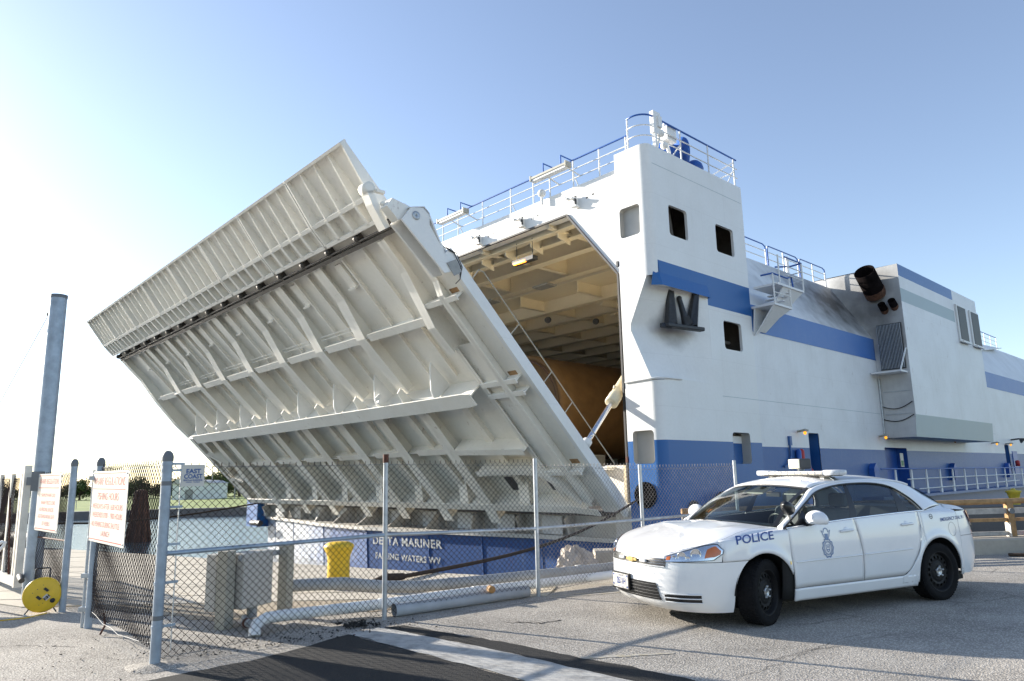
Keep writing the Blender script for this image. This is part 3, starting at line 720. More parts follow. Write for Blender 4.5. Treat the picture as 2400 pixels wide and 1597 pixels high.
# equipment on the tower roof
e = MB(); e.box(.55, .95, .0, .16, 12.75, 13.55); e.box(.6, .7, .0, .12, 12.25, 12.75); e.box(.75, .95, -.06, .02, 13.0, 13.4); e.tube([(.8, .1, 12.3), (.95, .1, 12.7), (1.0, .1, 13.0)], .05, 8); e.ball((1.0, .05, 12.85), .13, 10); e.ball((1.15, .05, 12.45), .13, 10)
e.build('deck_control_box', M['white'], ship)
e = MB(); e.box(1.45, 2.0, .1, .5, 12.85, 13.35); e.tube([(1.6, .3, 12.85), (1.75, .3, 12.5), (1.75, .3, 12.25)], .035, 6); e.tube([(1.7, .3, 12.85), (1.85, .3, 12.5), (1.85, .3, 12.25)], .035, 6); e.ball((1.5, .2, 13.4), .09, 8)
e.build('junction_box', M['white'], ship)
w_ = MB(); w_.lathe([(.35, 0), (.8, 0), (.8, .08), (.5, .08), (.5, .8), (.95, .8), (.95, .9), (.4, .9), (.4, 1.2), (0, 1.2)], 24, (3.5, .95, 13.0), (-.5, .3, .0)); w_.box(2.5, 4.0, .5, 1.0, 12.22, 12.45); w_.ball((3.8, .6, 12.55), .35, 12); w_.ball((4.5, .5, 12.3), .22, 10)
w_.build('deck_winch', M['rail_blue'], ship)

# --- hull side behind the tower, sloped upper plating, house on the side
hs_ = MB()
SBH = [(2.33, 1), (6.6, 0), (7.62, 2), (99, 0)]
sl = (9.7, 10.6, .9, 2.92); d2 = (17.3, 20.1, .3, 2.45); sl2 = (37.6, 38.6, .9, 2.9)
rect_wall(hs_, 'p', 0, (6.0, 75), (-2.6, 7.6), [sl, d2, sl2], SBH, rr=.08)
hs_.quad((6.0, 0, 7.6), (75, 0, 7.6), (75, 1.8, 10.53), (6.0, 1.8, 10.53), 3)
hs_.quad((6.0, 1.8, 10.53), (75, 1.8, 10.53), (75, 14, 10.9), (6.0, 14, 10.9), 3)
hs_.quad((6.0, -.012, 6.56), (75, -.012, 6.56), (75, -.012, 6.61), (6, -.012, 6.61), 2)
M['sootslope'] = stained('sloped_plate_soot', ship_paint('sloped_plate', (.74, .75, .76), grime=(.40, .40, .40), amount=.4, rough=.45, streak=.1), (15.6, 1.1, 9.3), (.14, .25, .34), (.045, .04, .037), .1, 1.05, .95)
M['bluefaded'] = ship_paint('faded_stripe_blue', (.06, .17, .46), grime=(.16, .26, .48), amount=.6)
M['blueside'] = ship_paint('side_hull_blue', (.03, .105, .31), grime=(.11, .20, .37), amount=.65, streak=.7)
hull = hs_.build('hull_side', [M['white2'], M['blueside'], M['bluefaded'], M['sootslope']], ship)
for hl in (sl, sl2):
    o = MB().box(hl[0], hl[1], .02, .5, hl[2], hl[3]); o = o.build('fire_station_recess', M['hullblue'], ship)
    bm = bmesh.new(); bm.from_mesh(o.data)
    bm.faces.ensure_lookup_table()
    for f in list(bm.faces):
        if abs(f.calc_center_median().y-.02) < .01: bm.faces.remove(f)
    bm.to_mesh(o.data); bm.free()
    MB().box(hl[0]+.02, hl[1]-.02, .48, .495, 2.33, hl[3]).build('recess_top', M['white'], o)
    MB().lathe([(.0, 0), (.19, 0), (.19, .1), (.1, .1)], 14, (hl[0]+.2, .3, 2.0), (0, -1, 0)).build('hose_reel', M['redp'], o)
    MB().lathe([(.11, 0), (.12, .05), (.12, .5), (.05, .6), (.04, .7)], 12, (hl[0]+.55, .3, .95)).build('extinguisher', M['redp'], o)
o = MB().box(d2[0], d2[1], .5, .56, d2[2], d2[3]).box(d2[0]-.05, d2[0], .01, .56, d2[2], d2[3]).box(d2[1], d2[1]+.05, .01, .56, d2[2], d2[3]).box(d2[0], d2[1], .01, .5, d2[3], d2[3]+.05).build('side_door', M['rail_blue'], ship)
MB().box(d2[0]+1.75, d2[0]+2.15, -.03, -.008, 1.55, 2.2).build('sign', M['signw'], o)
MB().box(d2[0]+1.8, d2[0]+2.1, -.036, -.031, 1.6, 1.85).build('sign_mark', plain('sign_green', (.02, .16, .06), .5), o)
# seams on the hull side
for a, b, h in ((3.6, 17.3, 4.0), (21, 36, 3.55)):
    MB().box(a, b, -.006, 0, h, h+.015).build('weld_seam', M['palegrey'], hull)
# house
PH = -1.45
hb = MB()
def hq(*q, mi=0): hb.add(list(q), [tuple(range(len(q)))], mi)
S0, S1, HT = 17.5, 29.6, 11.06
# outer side with stripes
for z0, z1, mi in ((3.9, 9.23, 0), (9.23, 9.88, 2), (9.88, 10.48, 0), (10.48, HT, 1)):
    hq((S0, PH, z0), (25.35 if mi else S1, PH, z0), (25.35 if mi else S1, PH, z1), (S0, PH, z1), mi=mi)
    if mi: hq((25.35, PH, z0), (S1, PH, z0), (S1, PH, z1), (25.35, PH, z1))
hq((S0, PH, 3.9), (S1, PH, 3.9), (S1, -1.38, 2.88), (S0-.05, -1.38, 2.88), mi=2); hq((S0-.05, -1.38, 2.88), (S1, -1.38, 2.88), (S1, .02, 2.88), (S0-.05, .02, 2.88), mi=2)
# bow-facing plate
hq((S0, PH, 3.9), (S0, PH, HT), (S0, 1.5, HT-.04), (S0, 2.1, 10.7), (S0, 1.8, 10.53), (S0, 0, 7.6), (S0, 0, 3.9), mi=3)
hq((S0, PH, 3.9), (S0, 0, 3.9), (S0-.05, 0, 2.88), (S0-.05, -1.38, 2.88), mi=3)
hq((S0, PH, HT), (S1, PH, HT), (S1, 6, HT), (S0, 6, HT)); hq((S1, PH, 3.9), (S1, PH, HT), (S1, 6, HT), (S1, 6, 3.9)); hq((S1, PH, 3.9), (S1, -1.38, 2.88), (S1, .02, 2.88), (S1, .02, 3.9))
hq((S0, 1.5, HT-.04), (S0, 6, HT), (S0, 6, 10.6), (S0, 2.1, 10.7), mi=3)
M['sootface'] = stained('sooty_house_plate', M['greyface'], (17.4, -.1, 9.0), (.3, .42, .36), (.07, .065, .06), .1, 1.0, .8)
house = hb.build('side_house', [M['white2'], M['blue'], M['palegrey'], M['sootface']], ship)
# exhaust stacks
def stack(p, h, r, L, tilt=.9):
    d = Vector((-1, 0, tilt)).normalized(); o = Vector((S0+.1, p, h))
    st = MB(); st.lathe([(r, 0), (r, L), (r*.94, L), (r*.92, L*.4), (0, L*.4)], 22, o, d, mi=0)
    x = st.build('exhaust_pipe', [M['soot_pipe']], ship)
    c = MB(); c.lathe([(r*1.04, 0), (r*1.04, .5*r+.12)], 22, o, d); c.build('pipe_collar', M['rustpipe'], x)
stack(-.33, 9.78, .47, 1.5, .8); stack(-.66, 8.85, .17, .55, .7); stack(-1.12, 8.95, .17, .55, .7)
# louvre grille
lv = MB(); lv.box(S0-.10, S0-.02, -1.32, -.22, 6.05, 8.22); lo_ = lv.build('louvre_grille', M['darkgrey'], ship)
for k in range(17):
    p = -1.28+k*.064; MB().box(S0-.16, S0-.09, p-.008, p+.012, 6.08, 8.18).build('slat', M['galv'], lo_)
MB().box(S0-.9, S0-.02, -1.36, -.05, 5.82, 5.90).build('louvre_ledge', M['white2'], house)
MB().bar((S0-.85, -1.33, 5.9), (S0-.05, -1.40, 7.0), .05, .05).build('ledge_strut', M['white'], house)
# duct panel and hanging cables under the louvre
dk = MB()
for h in (5.0, 3.95): dk.box(S0-.03, S0-.01, -1.35, -.15, h, h+.03)
dk.tube([(S0-.06, -.02, 2.9), (S0-.06, -.05, 5.7)], .05, 8); dk.build('duct_trim', M['galv'], house)
for h, sag in ((4.35, .22), (3.75, .2)):
    MB().tube([(S0-.05, lerp(-1.4, -.05, t/8), h-sag*math.sin(math.pi*t/8)+.15*(1-t/8)) for t in range(9)], .022, 5).build('cable', M['rubber'], house)
# shuttered side windows of the house
for a in (25.7, 28.1):
    o = MB().box(a-.12, a+1.42, PH-.08, PH-.01, 8.2, 10.3).build('vent_window', M['white'], ship)
    MB().box(a+.05, a+1.40, PH-.10, PH-.082, 8.35, 10.22).build('pane', M['blackmetal'], o)
    MB().box(a-.05, a+1.42, PH-.22, PH-.1, 8.16, 8.26).build('sill', M['white'], o)
# platform and stairs behind the tower
st = MB(); st.box(6.02, 7.4, -.95, -.02, 7.42, 7.50); st.box(6.3, 8.4, -1.0, -.02, 8.22, 8.30)
st.prism([(6.05, -.9, 7.42), (7.35, -.9, 7.42), (6.05, -.1, 6.4)], (0, .05, 0)); st.prism([(6.8, -.95, 8.22), (8.35, -.95, 8.22), (6.9, -.05, 6.6), (6.5, -.05, 6.6)], (0, .05, 0)); st.prism([(6.05, -.15, 7.42), (7.35, -.15, 7.42), (6.05, -.03, 6.4)], (0, .05, 0))
for k in range(4): st.box(6.6+.18*k, 6.85+.18*k, -.9, -.1, 7.5+.18*k, 7.53+.18*k)
stairs = st.build('side_platform', M['white2'], ship)
k = MB()
for a in ((6.05, -.95, 7.5), (7.3, -.95, 7.5), (8.35, -1.0, 8.3), (6.5, -.98, 8.3)):
    MB().tube([a, (a[0], a[1], a[2]+1.1)], .03, 6).build('stanchion', M['white'], stairs)
for h in (.4, .75):
    MB().tube([(6.05, -.95, 7.5+h), (7.3, -.95, 7.5+h)], .024, 6).build('mid_rail', M['white'], stairs); MB().tube([(7.0, -1.0, 8.3+h), (8.35, -1.0, 8.3+h), (8.4, -.4, 8.3+h)], .024, 6).build('mid_rail', M['white'], stairs)
MB().tube([(6.02, -.5, 8.6), (6.05, -.95, 8.6), (7.2, -.95, 8.6), (7.5, -.95, 8.75), (7.6, -.95, 8.3)], .034, 6).build('hand_rail', M['rail_blue'], stairs)
MB().tube([(7.0, -1.0, 9.4), (8.35, -1.0, 9.4), (8.42, -.5, 9.4), (8.0, -.1, 9.4)], .034, 6).build('hand_rail', M['rail_blue'], stairs)
# side deck railings on the sloped top
for a, b in ((6.2, 11.2), (11.35, 14.3), (14.45, 17.2)):
    path = [(a, 1.8, 10.53), (a, 1.8, 10.53)]
    top = [(a, 1.85, 10.55), (a, 1.85, 11.35), (a+.12, 1.85, 11.5), (b-.25, 1.85, 11.5), (b-.05, 1.85, 11.42), (b, 1.85, 11.2), (b, 1.85, 10.55)]
    rt = MB().tube(top, .03, 6).build('side_railing', M['rail_blue'], ship)
    for h in (10.87, 11.2): MB().tube([(a, 1.85, h), (b, 1.85, h)], .024, 6).build('mid_rail', M['white'], rt)
    for q in (a+.02, (a+b)/2, b-.02): MB().tube([(q, 1.85, 10.5), (q, 1.85, 11.47)], .03, 6).build('stanchion', M['white'], rt)
path = [(30 + k*1.6, 1.85, 10.53) for k in range(12)]
railing('aft_railing', path, 1.0, 2, path[:])
MB().prism([(40, 1.2, 9.6), (46, 1.2, 10.4), (46, 1.9, 10.4), (40, 1.9, 10.4)], (0, 0, .06)).build('deck_fairlead', M['white2'], ship)
MB().tube([(15.6, 3.0, 10.6), (15.6, 3.0, 12.1)], .09, 8).build('vent_mast', M['white'], ship)
# side walkway rail (gangway side) with stanchions
a, b = 16.3, 40.2
gr = MB().tube([(a-1.7, -.75, 1.46), (b, -.75, 1.40)], .03, 6).build('gangway_railing', M['rail_blue'], ship)
for h0, h1, a0, b0 in ((.98, 1.0, a+1.3, b), (.52, .62, a+2.6, b-3.5)): MB().tube([(a0, -.75, h0), (lerp(a0, b0, .3), -.75, h0+.02), (b0, -.75, h1)], .028, 6).build('mid_rail', M['white'], gr)
for k in range(13):
    x = a+k*1.95; MB().prism([(x-.13, -.72, .28), (x+.13, -.72, .28), (x+.05, -.74, 1.42), (x-.05, -.74, 1.42)], (0, .05, 0)).build('stanchion', M['white2'], gr)
MB().box(a-2, b+3, -.85, -.01, .16, .28).build('fender_ledge', M['hullblue'], ship)
for x in (15.4, 26.2, 37):
    o = MB().prism([(x-.25, -.02, .8), (x+.25, -.02, .8), (x+.25, -.02, 1.5), (x, -.02, 1.72), (x-.25, -.02, 1.5)], (0, -.25, 0)).build('vent_box', M['rail_blue'], ship)
# amber deck lamps
for i, x in enumerate((8.8, 16.8, 26.6, 34.7, 37.9)):
    l = MB(); l.tube([(x, 0, 2.95), (x, -.28, 2.98)], .045, 8); l.lathe([(.13, 0), (.15, .06), (.05, .1)], 14, (x, -.3, 2.93))
    o = l.build('deck_lamp', M['olive'], ship)
    b_ = MB(); b_.lathe([(.045, 0), (.06, -.03), (.05, -.10), (0, -.125)], 12, (x, -.3, 2.93)); b_.build('lamp_lens', M['amberoff'] if i == 2 else M['amber'], o)
o = MB().tube([(39.4, 0, 3.25), (39.4, -.5, 3.3)], .05, 8); o.lathe([(.05, 0), (.2, .2), (.2, .24)], 14, (39.4, -.5, 3.3), (0, -.6, -.5)); o.build('horn_lamp', M['darkgrey'], hull)
# small fittings by the recess: hook, hanging hose, red and blue bottles
o = MB(); o.tube([(8.0, -.05, 2.6), (8.0, -.06, 2.0), (7.7, -.08, 1.7), (7.4, -.06, 1.6)], .04, 6); o.box(7.95, 8.1, -.1, 0, 2.4, 2.75); o.ball((8.1, -.05, 1.75), .16, 8, sc=(1.3, .4, 1))
o.build('hose_hook', M['hullblue'], hull)
MB().lathe([(.1, 0), (.1, .55), (.04, .62)], 10, (8.75, -.12, 1.65)).build('bottle', M['redp'], hull); MB().lathe([(.1, 0), (.1, .55), (.04, .62)], 10, (8.5, -.12, 1.65)).build('bottle', M['rail_blue'], hull)
o = MB().lathe([(.0, 0), (.13, 0), (.13, .35), (.0, .4)], 12, (38.9, -.3, 1.5)); o.box(39.2, 40.3, -.04, 0, 1.0, 2.5, 1); o.build('life_float_rack', [M['redp'], M['rail_blue']], hull)

# --- port tower (far side, mostly behind the door)
MB().box(.02, 6, 29.57, 30.9, -1.2, 12.2).build('far_tower', M['white'], ship)
MB().box(0, 5.9, 29.4, 30.95, -1.2, 2.46).build('far_tower_base', M['blue'], ship)

# --- hold
hd = MB()
HC = 6.0        # aft of the towers the deckhead is lower
def hbox(s0_, s1_, p0, p1, zc):
    hd.quad((s0_, p0, .3), (s1_, p0, .3), (s1_, p0, zc), (s0_, p0, zc)); hd.quad((s0_, p1, .3), (s0_, p1, zc), (s1_, p1, zc), (s1_, p1, .3)); hd.quad((s0_, p0, zc), (s1_, p0, zc), (s1_, p1, zc), (s0_, p1, zc))
hbox(.14, HC, 1.5, 29.4, 11.7); hbox(HC, 70, 2.1, 28.8, 10.45)
hd.quad((70, 2.1, .3), (70, 28.8, .3), (70, 28.8, 10.45), (70, 2.1, 10.45)); hd.quad((HC, 1.5, 10.45), (HC, 29.4, 10.45), (HC, 29.4, 11.7), (HC, 1.5, 11.7))
hold = hd.build('cargo_hold', M['hold'], ship)
MB().box(.2, 70, 1.45, 29.45, .1, .3).build('hold_deck', M['darkgrey'], hold)
def ibeam(s, z0=10.0, z1=11.68, fw=.42):
    p0, p1 = (1.52, 29.38) if s < HC else (2.12, 28.78)
    if s > HC: z1 = 10.44; z0 = 9.75
    elif s > 2: z0 = 10.45
    b = MB(); b.box(s-.02, s+.02, p0, p1, z0+.03, z1); b.box(s-fw/2, s+fw/2, p0, p1, z0, z0+.03); b.build('deck_beam', M['hold'], hold)
for s in (.75, 1.45): ibeam(s, 10.55 if s < 1 else 10.42, 11.68, .3)
for i in range(14): ibeam(3.05+i*2.38)
for p in (4.8, 8.7, 12.6, 16.5, 20.4, 24.3):
    b = MB(); b.box(.3, 5.9, p-.02, p+.02, 10.63, 11.68); b.box(.3, 5.9, p-.12, p+.12, 10.60, 10.63); b.box(6.1, 40, p-.02, p+.02, 9.93, 10.44); b.box(6.1, 40, p-.12, p+.12, 9.90, 9.93); b.build('deck_girder', M['hold'], hold)
b = MB()
for k in range(18):
    p = 2.6+k*1.5; b.prism([(.16, p, 11.6), (1.4, p, 11.6), (1.4, p, 11.2), (.16, p, 10.8)], (0, .06, 0))
    b.prism([(.78, p+.7, 10.38), (1.45, p+.7, 10.2), (1.45, p+.7, 10.9), (.78, p+.7, 10.9)], (0, .06, 0))
b.build('beam_bracket', M['hold'], hold)['kind'] = 'stuff'
for i, (s, p, L) in enumerate(((10.7, 5.2, 1.9), (8.3, 5.6, 2.0), (8.3, 9.2, 2.0), (8.3, 7.4, 1.6), (10.7, 6.6, 2.0), (10.7, 8.6, 2.0), (13, 7.5, 2.0), (13, 10, 2.0), (10.7, 10.4, 1.9), (15.4, 8.4, 2), (15.4, 10.6, 2), (10.7, 3.6, 1.9), (8.3, 3.2, 2.0))):
    MB().tube([(s, p, 10.0), (s+L, p, 10.0)], .30, 14).build('ventilation_duct', M['hold'], hold)
for i, (s, p) in enumerate(((10.3, 11.2), (12.7, 9.4), (8.0, 12.5), (15, 8), (3.3, 3.2), (12.7, 6.2))):
    f = MB(); f.lathe([(.15, 0), (.17, .2), (.13, .22), (0, .2)], 14, (s, p, 9.5), (-.8, -.4, -.3)); f.build('hold_fan', M['darkgrey'], hold)
for i, (s, p, h, mt) in enumerate(((.7, 6.6, 9.78, 'heater'), (13.2, 7.4, 9.25, 'heater2'))):
    b = MB(); b.box(s-.14, s+.14, p-.6, p+.6, h, h+.16); b.tube([(s, p-.45, h+.1), (s, p-.45, h+.9)], .015, 5); b.tube([(s, p+.45, h+.1), (s, p+.45, h+.9)], .015, 5)
    o = b.build('heat_lamp', M['darkgrey'], ship)
    MB().box(s-.145, s-.06, p-.15 if i == 0 else p-.3, p+.52, h+.0-.012, h+.07).build('heating_element', M[mt], o)
lt = MB(); lt.box(4.3, 4.9, 8.9, 9.9, 10.02, 10.1); lt.build('ceiling_panel', M['midgrey'], hold); MB().box(4.3, 4.9, 12.8, 13.8, 10.02, 10.1).build('ceiling_panel', M['midgrey'], hold)
# lining of wall frames inside
for i in range(20):
    MB().box(1.6+i*2.38, 1.75+i*2.38, 28.4, 28.79, .3, 9.9).build('hold_frame', M['hold'], hold); MB().box(1.6+i*2.38, 1.75+i*2.38, 2.11, 2.4, .3, 8.2).build('hold_frame', M['hold'], hold)
# winch on the hold deck
wn = empty('winch', (0, 0, 0)); wn.parent = ship
o = MB().lathe([(.0, 0), (.42, 0), (.42, .9), (.3, 1.0), (.3, 1.3), (0, 1.3)], 22, (1.9, 4.4, 1.15), (-.25, -1, 0)); o.build('winch_motor', M['darkgrey'], wn)
for k in range(16):
    a = k*.3927; dx, dz = .44*math.cos(a), .44*math.sin(a); MB().bar((1.9+dx*.97, 4.33+dx*.24, 1.15+dz), (1.9+dx*.97-.18, 4.33+dx*.24-.74, 1.15+dz), .05, .03).build('cooling_fin', M['galv'], wn)
MB().box(1.3, 2.3, 2.6, 3.4, .3, 1.75).build('winch_frame', M['white'], wn)
MB().box(.9, 2.2, 3.0, 3.9, 1.6, 1.72).build('winch_cover', M['white2'], wn)

# --- forefoot: ledge, bow plating, name
plan = [(.55, 1.25), (.42, 2.28), (.18, 5.65), (-.28, 8.4), (-.74, 11.2), (-1.18, 15.2), (-.95, 19.6), (-.1, 24.6), (.35, 27.9), (.6, 29.5)]
bw = MB()
bw.grid(lambda u, v: (lambda i, t: (lerp(plan[i][0], plan[i+1][0], t)+.12+(1-v)*.12, lerp(plan[i][1], plan[i+1][1], t), lerp(-3.2, -.72, v)))(min(int(u*9), 8), u*9-min(int(u*9), 8)), 9, 1, 0, False)
M['hullscrape'] = stained('scraped_bow_plating', M['hulldirty'], (0, 26.5, -1.2), (.1, .105, .12), (.60, .61, .60), .2, 1.0, .75)
bow = bw.build('bow_plating', M['hullscrape'], ship)
for i in range(1, 9):
    MB().tube([(plan[i][0]+.12, plan[i][1], -.74), (plan[i][0]+.24, plan[i][1], -3.1)], .03, 6).build('plate_seam', M['hulldirty'], bow)
le = MB()
for i in range(9):
    (a0, b0), (a1, b1) = plan[i], plan[i+1]
    le.add([(a0-.05, b0, -.74), (a1-.05, b1, -.74), (a1-.05, b1, -.6), (a0-.05, b0, -.6), (1.2, b0, -.74), (1.2, b1, -.74), (1.2, b1, -.6), (1.2, b0, -.6)], [(0, 1, 2, 3), (3, 2, 6, 7), (1, 0, 4, 5)])
ledge = le.build('bow_ledge', M['ledge'], ship)
MB().quad((.6, 1.3, -.6), (.6, 29.5, -.6), (.45, 29.5, .25), (.45, 1.3, .25)).build('sill_face', M['ledge'], ship)
MB().box(.05, .6, 1.28, 2.0, -.95, .30).build('sill_block', M['ledge'], ship)
for k in range(11):
    p = 4.2+k*2.45; s_front = interp([q[1] for q in plan], [q[0] for q in plan], p)
    MB().prism([(.5, p, -.6), (min(.3, s_front+.25), p, -.6), (.0, p, -.05), (.5, p, .2)], (0, .07, 0)).build('sill_bracket', M['ledge'], ledge)
    MB().prism([(.44, p+.5, -.58), (.44, p+1.5, -.58), (.42, p+1.5, .05), (.42, p+.5, .05)], (-.03, 0, 0)).build('sill_plate', M['greyface'], ledge)
# raised letters on the bow plate (follows the plate between its seams)
def bowpt(p, h, off=.03):
    s = interp([q[1] for q in plan], [q[0] for q in plan], p)+.12+.12*(-.72-h)/2.48; return (s-off, p, h)
nm = MB()
for txt, h, size, x0, x1 in (('DELTA MARINER', -1.17, .46, 10.45, 14.75), ('FALLING WATERS WV', -1.80, .34, 10.55, 14.6)):
    vs, fs = text_mesh(txt, size=size, bold=.012, spacing=1.12)
    xa = min(v[0] for v in vs); xb = max(v[0] for v in vs)
    nm = MB(); nm.add([bowpt(x1+(x0-x1)*(x-xa)/(xb-xa), h+y) for x, y in vs], fs)
    nm.build('ship_name' if h > -1.5 else 'home_port', M['letter'], bow)['kind'] = 'stuff'
# hawse hole with rim, and small dark fittings
hw = MB(); hw.lathe([(.40, -.05), (.40, .07), (.33, .08), (.31, .02), (0, .015)], 20, (-.005, .72, .80), (-1, 0, 0)); hw.build('hawse_hole', M['void'], ship)
hw = MB(); hw.lathe([(.30, 0), (.30, .06), (.2, .06), (.2, 0), (0, 0)], 18, (1.4, -.01, .3), (0, -1, 0)); hw.build('chock', M['blackmetal'], ship)

# --- bow door, hinged on the sill, held at 45 degrees (u up the slope from the hinge, v outward below the plating)
C45 = math.sqrt(.5)
def D(u, p, v): return (.2-C45*u-C45*v, p, .2+C45*u-C45*v)
def dbox(mb, u0, u1, p0, p1, v0, v1, mi=0):
    vs = [D(u, p, v) for v in (v0, v1) for p in (p0, p1) for u in (u0, u1)]
    return mb.add(vs, [(0, 1, 3, 2), (4, 6, 7, 5), (0, 4, 5, 1), (2, 3, 7, 6), (0, 2, 6, 4), (1, 5, 7, 3)], mi)
def dstrip(mb, prof, p0, p1, t=.025, mi=0):
    """flange following prof [(u,v)] between p0 and p1, thickness t"""
    n = len(prof); vs = []
    for u, v in prof: vs += [D(u, p0, v), D(u, p1, v), D(u, p0, v-t), D(u, p1, v-t)]
    fs = []
    for i in range(n-1):
        a = 4*i; b = a+4; fs += [(a, a+1, b+1, b), (a+2, b+2, b+3, a+3), (a, b, b+2, a+2), (a+1, a+3, b+3, b+1)]
    fs += [(0, 2, 3, 1), (4*n-4, 4*n-3, 4*n-1, 4*n-2)]
    return mb.add(vs, fs, mi)
def dweb(mb, prof, p, t=.03, v0=.0, mi=0):
    """web plate standing on the plating up to prof"""
    poly = [D(u, p-t/2, v) for u, v in prof]+[D(prof[-1][0], p-t/2, v0), D(prof[0][0], p-t/2, v0)]
    return mb.prism(poly, (0, t, 0), mi)
M['rustlight'] = plain('light_rust', (.36, .21, .10), .8, var=.4, scale=6)
PL, PR_ = 29.15, 1.62
pl = MB()
def plate(u0, u1, mi):
    dbox(pl, u0, u1, PR_, PL, -.06, .0, mi)
plate(3.4, 11.35, 0); plate(.35, 3.4, 1)
door = pl.build('bow_door', [M['door'], M['doorlow']], ship)
RP = [24.95, 21.98, 19.05, 16.02, 13.02, 10.05, 7.18]
upp = [(11.3, .24), (10.0, .24), (8.62, .52), (6.2, .46)]
low = [(5.75, .38), (3.4, .46), (.95, .62)]
low2 = [(.95, .62), (.15, .75)]
for p in RP:
    m = MB(); dstrip(m, upp, p-.25, p+.25); dweb(m, upp, p); m.build('rib', M['door'], door)
    m = MB(); dstrip(m, low, p-.29, p+.29); dweb(m, low, p); m.build('lower_rib', M['doorlow'], door)
    m = MB(); dstrip(m, low2, p-.26, p+.30); dweb(m, low2, p); m.build('rib_foot', M['doorlow'], door)
# extra lower ribs near the edges
for p in (24.0+2.7, 28.3):
    m = MB(); dstrip(m, low, p-.26, p+.26); dweb(m, low, p); m.build('lower_rib', M['doorlow'], door)
# left edge frame
ef = [(11.3, .34), (9.9, .34), (8.6, .52), (6.9, .62), (5.6, .56), (.8, .55)]
m = MB(); dstrip(m, ef, 28.75, PL); dweb(m, ef, 28.95); m.build('edge_frame', M['door'], door)
# right hand ribs: the last long rib, the inner girder and the smooth box plating
m = MB(); pr_ = [(11.25, .30), (10.15, .30), (8.4, .66), (7.4, .62)]; dstrip(m, pr_, 3.18, 3.52); dweb(m, pr_, 3.35); m.build('rib', M['door'], door)
m = MB(); pg = [(11.2, .30), (9.6, .32), (9.2, .48), (.9, .52)]; dstrip(m, pg, 2.22, 2.46); dweb(m, pg, 2.34); m.build('edge_girder', M['door'], door)
m = MB(); dbox(m, 1.0, 7.45, 2.46, 3.3, .26, .30); dstrip(m, [(7.45, .40), (1.2, .40)], 3.24, 3.44); dweb(m, [(7.45, .4), (1.2, .4)], 3.34); m.build('box_plate', M['door'], door)
m = MB(); dbox(m, .3, 11.3, PR_, 2.3, .16, .20); m.build('edge_plate', M['door'], door)
# right edge: bright side plate
m = MB(); dbox(m, .1, 10.2, PR_-.14, PR_, -.12, .22); m.build('side_plate', M['white'], door)
for u in (9.0, 6.0, 5.55, 2.3):
    for p0, p1 in ((1.75, 2.25), (2.46, 3.3)):
        m = MB(); dbox(m, u, u+.05, p0, p1, .2, .46); dbox(m, u-.06, u+.1, p0, p1, .46, .49); m.build('cross_bracket', M['door'], door)
for u, p in ((8.9, 2.0), (2.35, 2.0), (5.9, 2.0)):
    m = MB(); dbox(m, u+.12, u+.30, p-.15, p+.2, .201, .206); m.build('rust_patch', M['rustlight'], door)
# plating stiffeners between the ribs
allp = [28.0]+RP+[3.35]
for i in range(len(allp)-1):
    a, b = allp[i], allp[i+1]
    for t in (.36, .68):
        p = lerp(a, b, t); m = MB(); dbox(m, 6.3, 11.2, p-.012, p+.012, 0, .13); dbox(m, 6.3, 11.2, p-.06, p+.02, .13, .145); m.build('stiffener', M['door'], door)
        if i == len(allp)-2 and t > .5: continue
    p = lerp(a, b, .5); m = MB(); dbox(m, .6, 5.7, p-.16, p+.16, 0, .16); m.build('stiffener', M['doorlow'], door)
    p = lerp(a, b, .22); m = MB(); dbox(m, 10.2, 11.1, p-.28, p+.1, .02, .10); dbox(m, 10.2, 10.26, p-.3, p+.12, .02, .2); m.build('pad_plate', M['door'], door)
# cross stringers
for i in range(len(RP)-1):
    a, b = RP[i], RP[i+1]
    m = MB(); dbox(m, 8.56, 8.60, b+.1, a-.1, 0, .46); dbox(m, 8.45, 8.72, b+.25, a-.45, .46, .485); m.build('stringer', M['door'], door)
    m = MB(); dbox(m, 3.42, 3.46, b+.1, a-.1, 0, .38); dbox(m, 3.32, 3.58, b+.28, a-.75, .38, .405); m.build('stringer', M['doorlow'], door)
    m = MB()
    for dv, du in ((.30, .12), (.30, .24)): m.tube([D(8.8+du, a-.25, dv), D(8.8+du, b+.25, dv)], .018, 5)
    m.build('conduit', M['door'], door)
a = RP[0]; m = MB(); dbox(m, 8.56, 8.60, a+.1, 28.6, 0, .46); dbox(m, 8.45, 8.72, a+.9, 28.0, .46, .485); m.build('stringer', M['door'], door)
m = MB(); dbox(m, 8.56, 8.60, 3.5, RP[-1]-.1, 0, .46); dbox(m, 8.45, 8.72, 3.6, RP[-1]-.4, .46, .485); m.build('stringer', M['door'], door)
# lower right curved knees
def knee(p0, u0, p1, u1, bulge):
    m = MB(); N = 8; vs = []
    for k in range(N+1):
        t = k/N; p = lerp(p0, p1, t); u = lerp(u0, u1, t)+bulge*math.sin(math.pi*t); vs += [D(u-.12, p, .66), D(u+.12, p, .66), D(u, p, 0), D(u, p, .66)]
    fs = []
    for k in range(N): a = 4*k; b = a+4; fs += [(a, a+1, b+1, b), (a+2, a+3, b+3, b+2)]
    m.add(vs, fs, 0, True); m.build('knee_plate', M['doorlow'], door)
knee(6.8, 3.6, 3.3, 3.45, 0); knee(6.4, 2.55, 3.5, 2.55, .05); knee(3.5, 2.55, 2.5, 1.1, .25); knee(28.4, 4.6, 27.0, 3.5, .1); knee(28.6, 2.6, 27.0, 2.4, .1)
